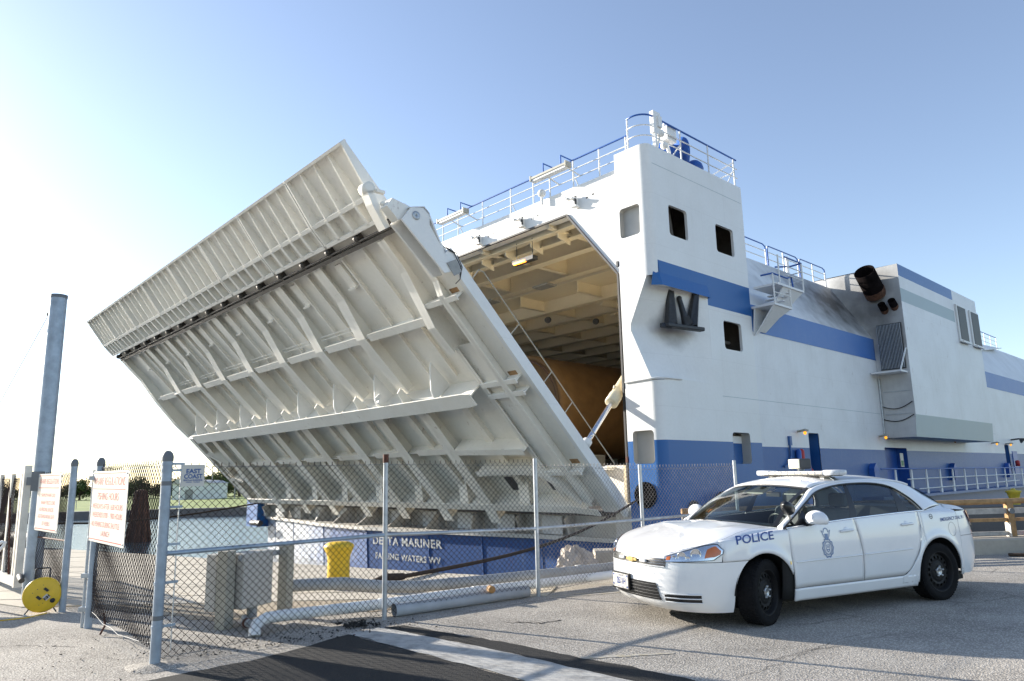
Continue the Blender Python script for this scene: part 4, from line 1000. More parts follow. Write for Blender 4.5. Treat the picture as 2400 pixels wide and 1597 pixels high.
# main cross beam with its flange and the tripping fins
m = MB(); dbox(m, 5.92, 5.97, 3.6, 28.3, 0, .88); dbox(m, 5.62, 6.14, 3.8, 27.2, .88, .92); m.prism([D(5.62, 3.8, .88), D(6.14, 3.8, .88), D(6.1, 3.45, .88), D(5.66, 3.45, .88)], tuple(Vector(D(0, 0, .04))-Vector(D(0, 0, 0)))); m.build('cross_beam', M['door'], door)
for i in range(len(allp)-1):
    p = lerp(allp[i], allp[i+1], .5)
    m = MB(); m.prism([D(5.97, p, .05), D(7.0, p, .12), D(6.9, p, .26), D(6.35, p, .75), D(6.0, p, .87)], (0, .05, 0)); m.build('tripping_fin', M['white'], door)
    p = allp[i] if i else None
    if p: m = MB(); m.prism([D(5.97, p-.22, .5), D(6.55, p-.22, .6), D(6.5, p-.22, .8), D(6.0, p-.22, .87)], (0, .05, 0)); m.build('gusset', M['door'], door)
for p in (23.3, 8.3):
    m = MB(); m.prism([D(5.97, p, .6), D(6.5, p, .62), D(6.5, p, .85), D(6.3, p, .87), D(6.0, p, .87)], (0, .06, 0)); m.lathe([(.09, -.03), (.09, .1)], 10, D(6.3, p, .82), (0, -1, 0)); m.build('lifting_eye', M['white'], door)
# foot beam
m = MB(); dbox(m, .72, 1.02, 3.0, 28.6, .62, .66); dbox(m, .85, .89, 2.4, 28.6, 0, .62); m.prism([D(.72, 3.0, .62), D(1.02, 3.0, .62), D(.75, 2.1, .52), D(.5, 2.1, .52)], tuple(Vector(D(0, 0, .04))-Vector(D(0, 0, 0)))); m.build('foot_beam', M['doorlow'], door)
for p in (8.3, 5.9, 3.9, 10.9):
    m = MB(); dbox(m, 1.1, 1.75, p-.28, p+.22, .005, .02); m.build('drain_hole', M['darkgrey'], door)
# grime collected behind the foot beam
for i in range(len(allp)-2):
    p = lerp(allp[i+1], allp[i+2], .5)
    m = MB(); m.prism([D(.9, p-.3, .0), D(1.7, p-.3, .0), D(.95, p-.3, .55)], (0, .5, 0)); m.build('foot_bracket', M['doorlow'], door)
# hinge bar with rollers between door and flap
m = MB(); dbox(m, 11.3, 11.42, PR_+.2, PL, .12, .34); m.tube([D(11.5, PR_+.4, .32), D(11.5, PL, .32)], .035, 8); m.build('hinge_bar', M['greasy'], door)
for k in range(17):
    p = 2.55+k*1.66
    m = MB(); m.lathe([(0, -.07), (.10, -.07), (.10, .07), (0, .07)], 14, D(11.60, p, .30), (0, 1, 0)); m.lathe([(.05, -.1), (.05, .1)], 10, D(11.60, p, .30), (0, 1, 0)); dbox(m, 11.4, 11.66, p-.05, p+.05, .1, .3); m.build('hinge_roller', M['greasy'], door)
# --- end flap, in eight panels
flap = empty('end_flap'); flap.parent = ship
seams = [2.42, 5.75, 9.3, 12.9, 16.45, 20.0, 23.6, 27.1, 29.65]
tipu, midu, basu = 13.95, 12.45, 11.78
for k in range(len(seams)-1):
    p0, p1 = seams[k]+.06, seams[k+1]-.06
    m = MB(); dbox(m, midu, tipu, p0, p1, -.05, .0); dbox(m, basu, midu, p0, p1, .06, .10)
    dbox(m, tipu-.05, tipu+.03, p0, p1, -.08, .14)       # tip bar
    dbox(m, midu-.06, midu+.06, p0, p1, .0, .34); dbox(m, basu-.05, basu+.06, p0, p1, .0, .36)
    for e in (p0, p1): m.prism([D(basu, e-.03, .36), D(midu, e-.03, .36), D(tipu, e-.03, .12), D(tipu, e-.03, -.04), D(basu, e-.03, -.04)], (0, .06, 0))
    n = 4 if k == 0 else 5
    o = m.build('flap_panel', M['flap'], flap)
    m = MB()
    for j in range(1, n):
        p = lerp(p0, p1, j/n); m.prism([D(basu, p-.035, .35), D(midu, p-.035, .34), D(tipu-.05, p-.02, .10), D(tipu-.05, p-.02, 0), D(basu, p-.035, 0)], (0, .05, 0))
        dbox(m, basu, midu, p-.06, p+.06, .33, .36)
    m.build('panel_rib', M['flap'], flap)
# lip between door and flap
m = MB(); m.prism([D(11.36, PR_+.3, -.05), D(11.8, PR_+.3, -.05), D(11.8, PR_+.3, .1), D(11.36, PR_+.3, .05)], (0, PL-PR_-.2, 0)); m.build('flap_lip', M['door'], flap)
# arm plate and actuator at the door's upper right corner
arm = [(-8.55, 7.88), (-8.26, 8.29), (-7.86, 8.40), (-7.69, 8.26), (-7.69, 7.93), (-7.1, 7.13), (-6.9, 6.82), (-7.2, 6.72)]
m = MB(); m.prism([(s, 1.40, h) for s, h in arm], (0, .06, 0)); m.prism([(s, 1.9, h) for s, h in arm], (0, .06, 0)); m.prism([(-8.3, 1.4, 8.27), (-7.86, 1.4, 8.38), (-7.69, 1.4, 8.24), (-7.1, 1.4, 7.1), (-7.14, 1.4, 7.1), (-7.74, 1.4, 8.22), (-7.9, 1.4, 8.34)], (0, .5, 0))
armo = m.build('actuator_arm', M['white'], ship)
for s, h in ((-8.12, 8.08), (-6.95, 6.95)):
    MB().lathe([(.02, 0), (.04, .012), (.11, .012), (.12, 0)], 16, (s, 1.385, h), (0, -1, 0)).build('pin', M['galv'], armo)
MB().prism([(-7.15, 1.39, 7.0), (-6.85, 1.39, 7.15), (-6.65, 1.39, 6.85), (-6.9, 1.39, 6.68)], (0, -.02, 0)).build('pivot_plate', M['midgrey'], armo)
for d in (0, .09):
    MB().tube([(-7.2+d, 1.45, 7.45), (-6.85+d, 1.45, 7.35), (-6.62+d*.5, 1.45, 7.0), (-6.65, 1.45, 6.65), (-6.8, 1.45, 6.5)], .013, 6).build('hydraulic_hose', M['rubber'], armo)
m = MB(); m.prism([(-8.75, 1.55, 8.45), (-8.2, 1.55, 8.35), (-8.1, 1.55, 8.2), (-8.55, 1.55, 7.9), (-8.9, 1.55, 8.2)], (0, .3, 0)); m.build('flap_lever', M['flap'], flap)
m = MB(); m.prism([(-9.28, 1.9, 8.62), (-9.12, 1.9, 8.66), (-8.58, 1.9, 7.82), (-8.72, 1.9, 7.72), (-9.12, 1.9, 8.3)], (0, .3, 0)); m.lathe([(.08, 0), (.16, 0), (.16, .3), (.08, .3)], 16, (-9.2, 1.9, 8.72), (0, 1, 0)); m.box(-9.05, -8.8, 1.8, 1.92, 8.62, 8.70); m.ball((-8.85, 1.85, 8.36), .07, 8); m.build('flap_end_bracket', M['door'], flap)
# door handrail on the upper edge
hr = MB(); hr.tube([D(9.15, 1.5, -.1), D(9.2, 1.5, -.5), D(9.05, 1.5, -.6), D(5.0, 1.5, -.62), D(1.6, 1.5, -.62)], .018, 6)
for u in (7.2, 5.4, 4.2): hr.tube([D(u, 1.5, -.1), D(u, 1.5, -.6)], .016, 6)
hr.build('door_handrail', M['olive'], ship)
# hydraulic ram
ram = MB().tube([(-1.62, 1.62, 2.42), (-.15, 1.78, 3.75)], .085, 12).build('ram_rod', M['steel'], ship)
m = MB(); d = Vector((1.47, .16, 1.33)).normalized(); o0 = Vector((-.2, 1.78, 3.70)); m.lathe([(.0, 0), (.17, 0), (.22, .02), (.22, .38), (.2, .45), (.2, 1.6), (0, 1.6)], 18, o0, d); m.tube([o0+d*.5+Vector((-.12, 0, .16)), o0+d*.62+Vector((-.16, 0, .18))], .05, 8); m.build('ram_cylinder', M['creamcyl'], ship)
MB().lathe([(.0, -.12), (.15, -.12), (.15, .12), (0, .12)], 14, (-1.66, 1.62, 2.38), tuple(d)).build('ram_eye', M['white'], ship)

# ------------------------------------------------------------------ things aboard
# rocket stage in the hold
rk = empty('rocket_stage', mat=SM); tag(rk, 'tan foam covered rocket stage lying inside the open hold', 'rocket stage')
m = MB(); m.lathe([(2.3, -.05), (2.5, .1), (2.52, .9), (2.5, 1.0), (2.5, 40)], 40, (6.1, 12.3, 4.8), (1, 0, 0), caps=False); m.build('stage_body', M['tan'], rk)
m = MB(); m.lathe([(1.6, .5), (2.15, .3), (2.3, -.05), (2.42, -.1), (2.55, .0), (2.55, .5)], 40, (6.0, 12.3, 4.8), (1, 0, 0), caps=False); m.lathe([(0, .6), (1.6, .5)], 40, (6.0, 12.3, 4.8), (1, 0, 0), caps=False); m.build('end_ring', M['tan'], rk)
m = MB(); m.lathe([(2.2, -.02), (2.2, .0), (2.3, -.07)], 40, (5.9, 12.3, 4.8), (1, 0, 0), caps=False); m.build('red_band', M['rustpipe'], rk)
for a in (7, 20): MB().box(a, a+2, 9.9, 14.7, .3, 2.4).build('cradle', M['midgrey'], rk)
# anchor stowed in the pocket
an = empty('anchor', mat=SM @ Matrix.Translation((1.62, .06, 6.14)) @ Matrix.Diagonal((.8, 1, 1, 1))); tag(an, 'black stockless anchor stowed in the white bow pocket', 'anchor')
m = MB(); m.bar((-1.02, .12, .02), (.95, -.22, .0), .24, .13); m.prism([(-1.15, .18, -.06), (-.8, -.05, -.1), (-.8, .2, .14), (-1.1, .2, .1)], (0, .12, 0)); m.build('crown', M['blackmetal'], an, bevel=.03)
for sx in (-1, 1):
    b = -.50 if sx < 0 else .46; t = -.44 if sx < 0 else .92; y0 = .14 if sx < 0 else -.12
    m = MB(); vs = [(b-.26, y0, .05), (b+.24, y0-.06, .05), (b+.2, y0+.2, .05), (b-.22, y0+.22, .05), (t-.14, y0+.02, 1.28), (t+.15, y0-.02, 1.26), (t+.12, y0+.12, 1.26), (t-.12, y0+.14, 1.28), (b-.02, y0-.18, .12), (t+.0, y0-.07, 1.2)]
    m.add(vs, [(0, 8, 9, 4), (8, 1, 5, 9), (1, 2, 6, 5), (2, 3, 7, 6), (3, 0, 4, 7), (4, 9, 5, 6, 7), (0, 3, 2, 1, 8)]); m.build('fluke', M['blackmetal'], an, bevel=.02)
m = MB(); m.tube([(.10, -.06, .05), (.08, .02, .5), (.0, .10, 1.0)], [.15, .11, .09], 10); m.ball((.0, .1, 1.02), .10, 10); m.bar((.14, -.2, .10), (.08, -.1, .38), .16, .16); m.build('shank', M['blackmetal'], an)
m = MB(); m.tube([(2.6, -.35, .55), (3.9, -.35, .55)], .3, 14); m.build('rubber_fender', M['rubber'], ship)
m = MB(); m.tube([(-.2, 29.6, -.95), (-.2, 28.4, -.95)], .16, 10); m.build('corner_fender', M['blackmetal'], ship)
# mooring line from the far bow corner to the left
A_ = SM @ Vector((-.1, 29.0, .2)); B_ = Vector((-26, 27, 1.4))
tag(MB().tube([A_.lerp(B_, t/10)-Vector((0, 0, .9*math.sin(math.pi*t/10))) for t in range(11)], .045, 6).build('mooring_rope', M['rope']), 'thin dark mooring rope stretched over the water to the left', 'rope')
keep()

# ------------------------------------------------------------------ things on the quay
def chain_link(A, B, z0, z1, r=.0034, wd=.0375, name='chain_link_mesh', mat='mesh', parent=None, sag=0, tops=.03):
    A = Vector(A); B = Vector(B); d = B-A; L = d.length; d.normalize(); nrm = Vector((-d.y, d.x, 0)); n = int(L/wd)-1; hs = .036; K = int((z1-z0)/hs)
    m = MB(); ph = random.random()*6
    for i in range(n):
        vs = []
        for k in range(K+1):
            on = (k+i) % 2 == 0
            x = (i if on else i+1)*wd; t = x/L
            bow = .018*math.sin(x*2.1+ph)*math.sin(k/K*3.1)+.006*math.sin(x*5.3+k*.3)
            off = (.0028 if on else -.0028)
            z = z0+k*hs+sag*math.sin(math.pi*t)*(1-k/K)
            p = A+d*(x+(.0 if k else 0))+nrm*(bow+off); p.z = A.z+(B.z-A.z)*t+z
            for a, b in ((r, 0), (0, r), (-r, 0), (0, -r)):
                vs.append(p+d*a*1.1+nrm*b)
        fs = []
        for k in range(K):
            for j in range(4): fs.append((k*4+j, k*4+(j+1) % 4, k*4+4+(j+1) % 4, k*4+4+j))
        m.add(vs, fs)
        if (K+i) % 2 == 1:      # twisted top ends where two wires meet
            x = (i+1)*wd; p = A+d*x; t = x/L; p.z = A.z+(B.z-A.z)*t+z0+K*hs
            w = random.uniform(-.006, .006); m.tube([p, p+Vector((0, 0, tops*.7))+nrm*w, p+Vector((0, 0, tops))+d*w*1.5], r*1.3, 4, smooth=False)
    o = m.build(name, M[mat], parent); o['kind'] = 'stuff'; return o
def post(x, y, h, r, parent, mat='galvblue', cap='capgrey', z=-.1, name='post'):
    o = MB().tube([(x, y, z), (x, y, h)], r, 14).build(name, M[mat], parent)
    if cap: MB().lathe([(r*1.12, 0), (r*1.15, .04), (r*1.0, .07), (r*.55, .095), (0, .10)], 14, (x, y, h-.035)).build('post_cap', M[cap], o)
    return o
# main fence, corner to the right
CP = (-3.28, 6.80); FP = [CP, (-1.55, 8.67), (.28, 9.96), (1.98, 11.45), (3.95, 13.0)]
fen = empty('chain_link_fence', (0, 0, 0)); tag(fen, 'rusty chain-link fence on galvanised posts running right behind the police car', 'fence')
post(*CP, 1.86, .046, fen)
post(*FP[1], 1.80, .029, fen, 'galv', None); MB().tube([(*FP[1], 1.79), (*FP[1], 1.89)], .034, 10).build('post_cap', M['rustcap'], fen)
for q, h in ((FP[2], 1.82), (FP[3], 1.71), (FP[4], 1.75)): post(*q, h, .029, fen, 'galv', None)
tz = [1.80, 1.80, 1.76, 1.66, 1.68]; rz = [.98, .95, .88, .86, .86]
for i in range(4):
    a, b = FP[i], FP[i+1]
    chain_link((*a, 0), (*b, 0), .05, (tz[i]+tz[i+1])/2, parent=fen, mat='mesh' if i < 2 else 'meshg')
    rr = MB().tube([(*a, rz[i]), (*b, rz[i+1])], .022, 10).build('rail', M['galvblue'] if i == 0 else M['galv'], fen)
    MB().tube([Vector((*a, tz[i]-.03)).lerp(Vector((*b, tz[i+1]-.03)), t/6)-Vector((0, 0, .006*math.sin(3.1*t/6))) for t in range(7)], .0025, 4).build('tension_wire', M['wire'], fen)
    MB().tube([Vector((*a, .07)).lerp(Vector((*b, .07)), t/6)+Vector((0, 0, .012*math.sin(5*t))) for t in range(7)], .0025, 4).build('tension_wire', M['wire'], fen)
d01 = (Vector((*FP[1], 0))-Vector((*FP[0], 0))).normalized()
tb = Vector((*CP, 0))+d01*.13
MB().bar(tb+Vector((0, 0, .12)), tb+Vector((0, 0, 1.80)), .018, .006, up=tuple(d01)).build('tension_bar', M['galv'], fen)
for z in (.34, .72, 1.06, 1.40, 1.74, 1.80):
    o = MB().lathe([(.051, -.014), (.051, .014)], 14, (*CP, z)); o.bar(Vector((*CP, z))+d01*.04, tb+Vector((0, 0, z))+d01*.03, .02, .022); o.build('clamp_band', M['galvblue'], fen)
for z in (.42, 1.62): MB().lathe([(.0475, -.02), (.0475, .02)], 14, (*CP, z)).build('rust_band', M['capgrey'], fen)

# short fence wing with the big sign
G2 = (-4.92, 8.56); G1 = (-5.87, 9.60); PO = (-7.04, 10.74)
wg = empty('chain_link_fence', (0, 0, 0)); tag(wg, 'short rusty chain-link wing between the capped corner posts, carrying the fishing hours sign', 'fence')
post(*G2, 1.86, .042, wg); post(G2[0]-.09, G2[1]+.03, 1.78, .016, wg, 'galv', None)
chain_link((*G2, 0), (*CP, 0), .12, 1.82, parent=wg, sag=.05)
for z in (1.80, .2): MB().tube([Vector((*G2, z)).lerp(Vector((*CP, z)), t/8)+Vector((0, 0, (-.09 if z < 1 else -.02)*math.sin(math.pi*t/8)+.012*math.sin(t*2.6))) for t in range(9)], .003, 4).build('tension_wire', M['wire'], wg)
for z in (.18, .55, 1.66): MB().box(G2[0]-.12, G2[0]+.03, G2[1]-.02, G2[1]+.05, z, z+.05).build('gate_latch', M['galv'], wg)
MB().tube([(-4.55, 8.2, .22), (-4.5, 8.15, .1), (-4.52, 8.1, .02)], .012, 6).build('chain_end', M['rustcap'], wg)
# pole wing with second sign
pw = empty('chain_link_fence', (0, 0, 0)); tag(pw, 'narrow rusty chain-link panel between the thick grey pole and a capped post', 'fence')
post(*G1, 1.88, .042, pw); chain_link((*PO, 0), (*G1, 0), .10, 1.78, parent=pw)
MB().tube([(*PO, 1.72), (*G1, 1.74)], .003, 4).build('tension_wire', M['wire'], pw); MB().tube([(*PO, .86), (*G1, .88)], .012, 6).build('rail', M['rustcap'], pw)
pole = empty('steel_pole', (*PO, 0)); tag(pole, 'tall thick galvanised steel pole at the left', 'pole')
MB().tube([(0, 0, -.1), (0, 0, 4.46)], .115, 24).build('shaft', M['galvblue'], pole); MB().lathe([(.12, 0), (.122, .05), (0, .055)], 24, (0, 0, 4.45)).build('cap', M['capgrey'], pole)
for z in (1.62, 1.72): MB().lathe([(.12, -.04), (.12, .04)], 24, (0, 0, z)).build('strap', M['galv'], pole)
MB().box(-.05, .09, -.16, -.08, 1.52, 1.80).build('bracket', M['capgrey'], pole)
MB().ball((-.125, 0, 4.2), .04, 8).build('wire_eye', M['darkgrey'], pole)
tag(MB().tube([(-7.17, 10.74, 4.2), (-7.9, 10.72, 2.55), (-8.75, 10.7, .6), (-9.0, 10.7, 0)], .006, 5).build('guy_wire', M['darkgrey']), 'thin guy wire slanting down from the top of the thick pole', 'wire')
# sliding gate on the far left
gt = empty('gate', (0, 0, 0)); tag(gt, 'cream framed chain-link sliding gate at the left edge', 'gate')
ga, gb = Vector((-7.42, 10.98, 0)), Vector((-11.5, 14.9, 0)); gd = (gb-ga).normalized()
for t, wdt in ((0, .10), (.15, .06), (.55, .06), (1.05, .06), (1.8, .06)):
    p = ga+gd*t*1.6 if t else ga
    MB().bar(p+Vector((0, 0, .12 if t == 0 else .2)), p+Vector((0, 0, 1.90 if t == 0 else 1.78)), wdt, .09, up=tuple(gd)).build('upright', M['gatewhite'], gt)
MB().bar(ga+Vector((0, 0, .2)), gb+Vector((0, 0, .2)), .08, .14).build('bottom_rail', M['gatewhite'], gt); MB().bar(ga+Vector((0, 0, 1.82)), gb+Vector((0, 0, 1.82)), .05, .05).build('top_rail', M['gatewhite'], gt)
chain_link(tuple(ga), tuple(gb), .27, 1.74, parent=gt, wd=.04)
MB().tube([ga+gd*.5+Vector((.02, -.05, .25)), ga+gd*1.0+Vector((.02, -.05, 1.7))], .015, 6).build('brace', M['rustcap'], gt)
MB().box(-7.36, -7.18, 10.88, 10.98, 1.60, 1.72).build('latch', M['capgrey'], gt)
tag(MB().tube([(-7.25, 10.80, .30), (-7.1, 10.55, .33), (-7.0, 10.45, .28)], .04, 8).build('padlock_chain', M['darkgrey']), 'dark chain and padlock between the gate and the thick pole', 'chain')
# signs
def sign(name, TL, TR, h, lines, label, off, txtmat, border=None, bold=0):
    TL = Vector(TL); TR = Vector(TR); ux = (TR-TL); W = ux.length; ux.normalize(); uy = Vector((0, 0, 1)); nn = ux.cross(uy)
    TL = TL+nn*off
    r = empty(name, tuple(TL)); tag(r, label, 'sign')
    B = [Vector((0, 0, 0)), ux*W, ux*W-uy*h, -uy*h]
    MB().prism(B, nn*-.006).build('board', M['signw'], r)
    t = MB()
    for txt, wf, cy, size, cx in lines:
        if txt == '_': t.add([ux*(W*.05)-uy*(h*cy)+nn*.002, ux*(W*.95)-uy*(h*cy)+nn*.002, ux*(W*.95)-uy*(h*cy+.012)+nn*.002, ux*(W*.05)-uy*(h*cy+.012)+nn*.002], [(3, 2, 1, 0)])
        else:
            vs, fs = text_mesh(txt, size=size, bold=size*bold); w0 = max(v[0] for v in vs)-min(v[0] for v in vs); k = W*wf/w0
            t.add([ux*(W*cx+x*k)-uy*(h*cy-y)+nn*.002 for x, y in vs], fs)
    t.build('lettering', M[txtmat], r)
    if border:
        b = MB()
        for x, y in ((.03, .04), (.97, .04), (.03, .96), (.97, .96)): b.lathe([(.012, 0), (.008, .008), (0, .008)], 8, ux*W*x-uy*h*y, tuple(nn))
        b.build('bolts', M['galv'], r)
    return r
L1 = [('WHARF REGULATIONS', .86, .15, .13, .5), ('_', 0, .245, 0, 0), ('FISHING HOURS', .58, .36, .115, .5), ('- WEEKDAYS AFTER 1630 HOURS', .86, .50, .085, .48), ('- WEEKENDS 0700 - 1900 HOURS', .86, .62, .085, .49), ('- NO FISHING DURING SHUTTLE', .80, .75, .085, .46), ('LAUNCH', .24, .87, .085, .5), ('_', 0, .955, 0, 0), ('_', 0, .025, 0, 0)]
sign('wharf_sign', (-5.0, 8.64, 1.76), (-3.99, 7.56, 1.76), .79, L1, 'white wharf sign headed fishing hours, on the fence wing by the corner post', .05, 'signred', True)
L2 = [('WHARF REGULATIONS', .84, .14, .11, .5), ('_', 0, .24, 0, 0), ('MAXIMUM WHARF LOAD', .62, .38, .075, .5), ('WHARF TRUCK LOAD', .62, .51, .075, .52), ('- NO PERSONAL VEHICLES', .66, .63, .075, .46), ('- NO FISHING WITHIN 150 FT', .74, .75, .075, .48), ('OF VESSELS', .34, .87, .075, .5), ('_', 0, .955, 0, 0), ('_', 0, .025, 0, 0)]
sign('wharf_sign', (-6.92, 10.60, 1.76), (-6.10, 9.82, 1.76), .79, L2, 'white wharf sign partly shaded by the thick pole, between pole and post', .06, 'signred', True)
sign('fence_maker_sign', (-3.19, 6.90, 1.79), (-3.04, 7.06, 1.79), .205, [('EAST', .64, .31, .058, .5), ('COAST', .80, .55, .058, .5), ('FENCE and GUARDRAIL', .84, .72, .022, .5), ('COCOA    FLORIDA', .62, .81, .014, .5)], 'small white fence sign with blue letters near the corner post', .012, 'signblue', bold=.035)

# yellow cable reel on its folding stand
rl = empty('cable_reel', (-6.06, 9.46, 0)); tag(rl, 'round yellow cable reel with a black carrying handle, by the gate post', 'cable reel')
nrm = Vector((.42, -.9, .05)).normalized(); c0 = Vector((0, 0, .235))
MB().lathe([(0, -.11), (.195, -.11), (.212, -.09), (.215, -.02), (.207, .0), (.19, .008), (0, .004)], 36, c0, tuple(nrm)).build('drum', M['yellow'], rl)
rt = nrm.cross(Vector((0, 0, 1))).normalized(); rt = -rt; upv = nrm.cross(-rt).normalized()
upv = Vector((0, 0, 1)); upv = (upv-nrm*upv.dot(nrm)).normalized(); rt = upv.cross(nrm).normalized()
def RP_(x, y, z=.012): return c0+rt*x+upv*y+nrm*z
for x, y in ((.045, .06), (-.03, -.035)):
    m = MB(); m.prism([RP_(x-.033, y+.012), RP_(x+.012, y-.028), RP_(x+.036, y-.008), RP_(x-.010, y+.032)], nrm*.006); m.build('socket', M['rubber'], rl)
m = MB(); m.prism([RP_(.012, -.03), RP_(.055, -.075), RP_(.10, -.03), RP_(.055, .012)], nrm*.003); m.build('label_plate', M['signw'], rl)
m = MB(); ux_ = (rt*.7+upv*.7); uy_ = (upv*.7-rt*.7); lettering(m, 'HDI', RP_(.056, -.032, .0165), -ux_, -uy_, size=.042, bold=.003); m.build('lettering', M['rubber'], rl)
MB().lathe([(.028, 0), (.028, .03), (0, .032)], 16, RP_(.125, -.075, 0), tuple(nrm)).build('crank_knob', M['rubber'], rl)
for x, y in ((-.10, .03), (.01, .12), (-.02, -.12), (.02, -.10), (-.05, .07)): MB().lathe([(.006, 0), (0, .004)], 6, RP_(x, y, .006), tuple(nrm)).build('screw', M['greasy'], rl)
hd_ = MB(); hd_.tube([RP_(-.10, .16, -.06), RP_(-.10, .31, -.06), RP_(-.085, .325, -.06), RP_(.045, .325, -.06), RP_(.06, .31, -.06), RP_(.06, .17, -.06)], .010, 8); hd_.build('handle', M['rubber'], rl)
sd = MB(); sd.tube([RP_(-.10, -.12, -.05), RP_(-.165, -.225, .05), RP_(-.17, -.232, .05)], .008, 8); sd.tube([RP_(.10, -.12, -.05), RP_(.17, -.225, -.05)], .008, 8); sd.tube([RP_(.0, -.1, -.10), RP_(.02, -.225, -.2)], .008, 8); sd.build('stand', M['rubber'], rl)
MB().tube([RP_(-.165, -.225, .05), RP_(-.135, -.23, .07)], .011, 8).build('stand_foot', M['signw'], rl)
tag(MB().tube([(-5.95, 9.42, .02), (-6.05, 9.20, .01), (-6.3, 9.04, .01), (-6.7, 8.75, .01), (-7.4, 8.5, .01), (-8.6, 8.2, .01)], .007, 6).build('extension_cord', M['yellow']), 'yellow extension cord trailing left from the reel over the ground', 'cord')
# white plastic handle at the left picture edge
o = MB(); o.tube([(-7.35, 10.05, .50), (-7.12, 10.0, .66), (-6.98, 9.98, .80), (-6.96, 9.98, .85), (-7.0, 9.98, .86), (-7.2, 10.02, .76), (-7.5, 10.08, .62)], .022, 8); o.prism([(-7.35, 10.05, .50), (-7.12, 10.0, .64), (-7.06, 9.99, .78), (-7.2, 10.02, .76), (-7.5, 10.08, .60)], (0, -.02, 0))
o.tube([(-7.5, 10.08, .6), (-7.7, 10.3, 0)], .03, 8); o.tube([(-7.9, 10.0, .6), (-7.7, 9.9, 0)], .03, 8); o.prism([(-7.35, 10.05, .50), (-7.5, 10.08, .62), (-8.2, 10.1, .6), (-8.2, 10.1, .5)], (0, -.5, 0))
tag(o.build('white_chair', M['pvc']), 'white plastic chair poking in at the left edge', 'chair')

# electrical rack: two posts, two cabinets
er = empty('electrical_rack', (-3.06, 8.65, 0), R(-24)); tag(er, 'pair of grey electrical cabinets on two posts behind the fence', 'electrical cabinet')
MB().box(-.16, -.01, -.43, -.30, -.1, .84).build('post', M['olive'], er, bevel=.006); MB().box(.03, .17, .34, .46, -.1, .84).build('post', M['olive'], er, bevel=.006)
MB().box(-.16, .08, -.27, .20, .19, .80).build('cabinet', M['cabinet'], er, bevel=.012); MB().box(.02, .05, -.3, .4, .72, .78).build('cross_channel', M['galv'], er)
c1 = MB().box(-.40, -.24, -.36, -.06, .16, .79).build('cabinet', M['cabinet'], er, bevel=.012); MB().box(-.238, -.17, -.34, -.08, .18, .77).build('cabinet_shaded_side', M['darkgrey'], er)  # dark grey box paints in the shade on the left cabinet's right side
MB().box(-.415, -.402, -.25, -.19, .44, .50).build('catch', M['rubber'], er)
MB().tube([(-.03, .0, .2), (-.03, .0, .06)], .06, 12).build('conduit', M['greypipe'], er); MB().tube([(-.02, -.12, .07), (.16, -.30, .07), (.3, -.36, .08)], .045, 10).build('conduit', M['greypipe'], er); MB().lathe([(.05, 0), (.05, .05)], 12, (.2, -.32, .075), (.8, -.5, 0)).build('coupling', M['rustcap'], er)
# pipes along the fence
o = MB().tube([(-2.88, 9.10, .33), (-2.6, 9.18, .33), (-2.15, 9.22, .33), (-1.7, 9.42, .25), (-1.32, 9.62, .21), (-.4, 10.1, .20), (1.35, 11.05, .20), (2.2, 11.9, .20)], .075, 16).build('grey_pipe', M['greypipe'])
tag(o, 'bent grey pipe leaving the electrical cabinets along the fence', 'pipe')
for t in ((-.9, 9.85), (.9, 10.82)): MB().lathe([(.085, -.04), (.085, .04)], 16, (t[0], t[1], .2), (.85, .5, 0)).build('coupling', M['greypipe'], o)
pv = [(-2.79, 7.93, .0), (-2.80, 7.96, .06), (-2.80, 8.03, .11), (-2.74, 8.14, .145), (-2.6, 8.26, .145), (-2.04, 8.60, .14), (-1.61, 8.88, .135), (-.54, 9.70, .125), (1.32, 10.85, .12), (2.35, 11.95, .10)]
o = MB().tube(pv, .062, 16).build('white_pipe', M['pvc']); tag(o, 'white plastic pipe with a downturned elbow end behind the fence', 'pipe')
for a in ((-1.61, 8.88, .135), (-.54, 9.70, .125)): MB().lathe([(.068, -.05), (.068, .05)], 16, a, (.8, .58, 0)).build('coupling', M['pvc'], o)
ca, cd_ = (-1.46, 8.80, .075), (.817, .576, 0)
o = MB(); o.lathe([(.075, 0), (.075, 1.95), (.065, 1.95), (.065, 0)], 20, ca, cd_, caps=False); o.lathe([(.065, .3), (0, .3)], 20, ca, cd_, caps=False); o.lathe([(.075, 0), (.065, 0)], 20, ca, cd_, caps=False, mi=1)
tag(o.build('culvert_pipe', [M['pipe2'], M['rubber']]), 'short grey pipe lying on the ground along the fence foot', 'pipe')
o = MB().lathe([(.045, 0), (.046, .10)], 14, (-.36, 9.60, .17), (.35, -.9, .0)); o = o.build('log', M['wood']); tag(o, 'short wooden pole end beside the pipes at the fence foot', 'log')
MB().lathe([(.044, .10), (.042, .104), (0, .104)], 14, (-.36, 9.60, .17), (.35, -.9, .0)).build('cut_end', M['woodend'], o)
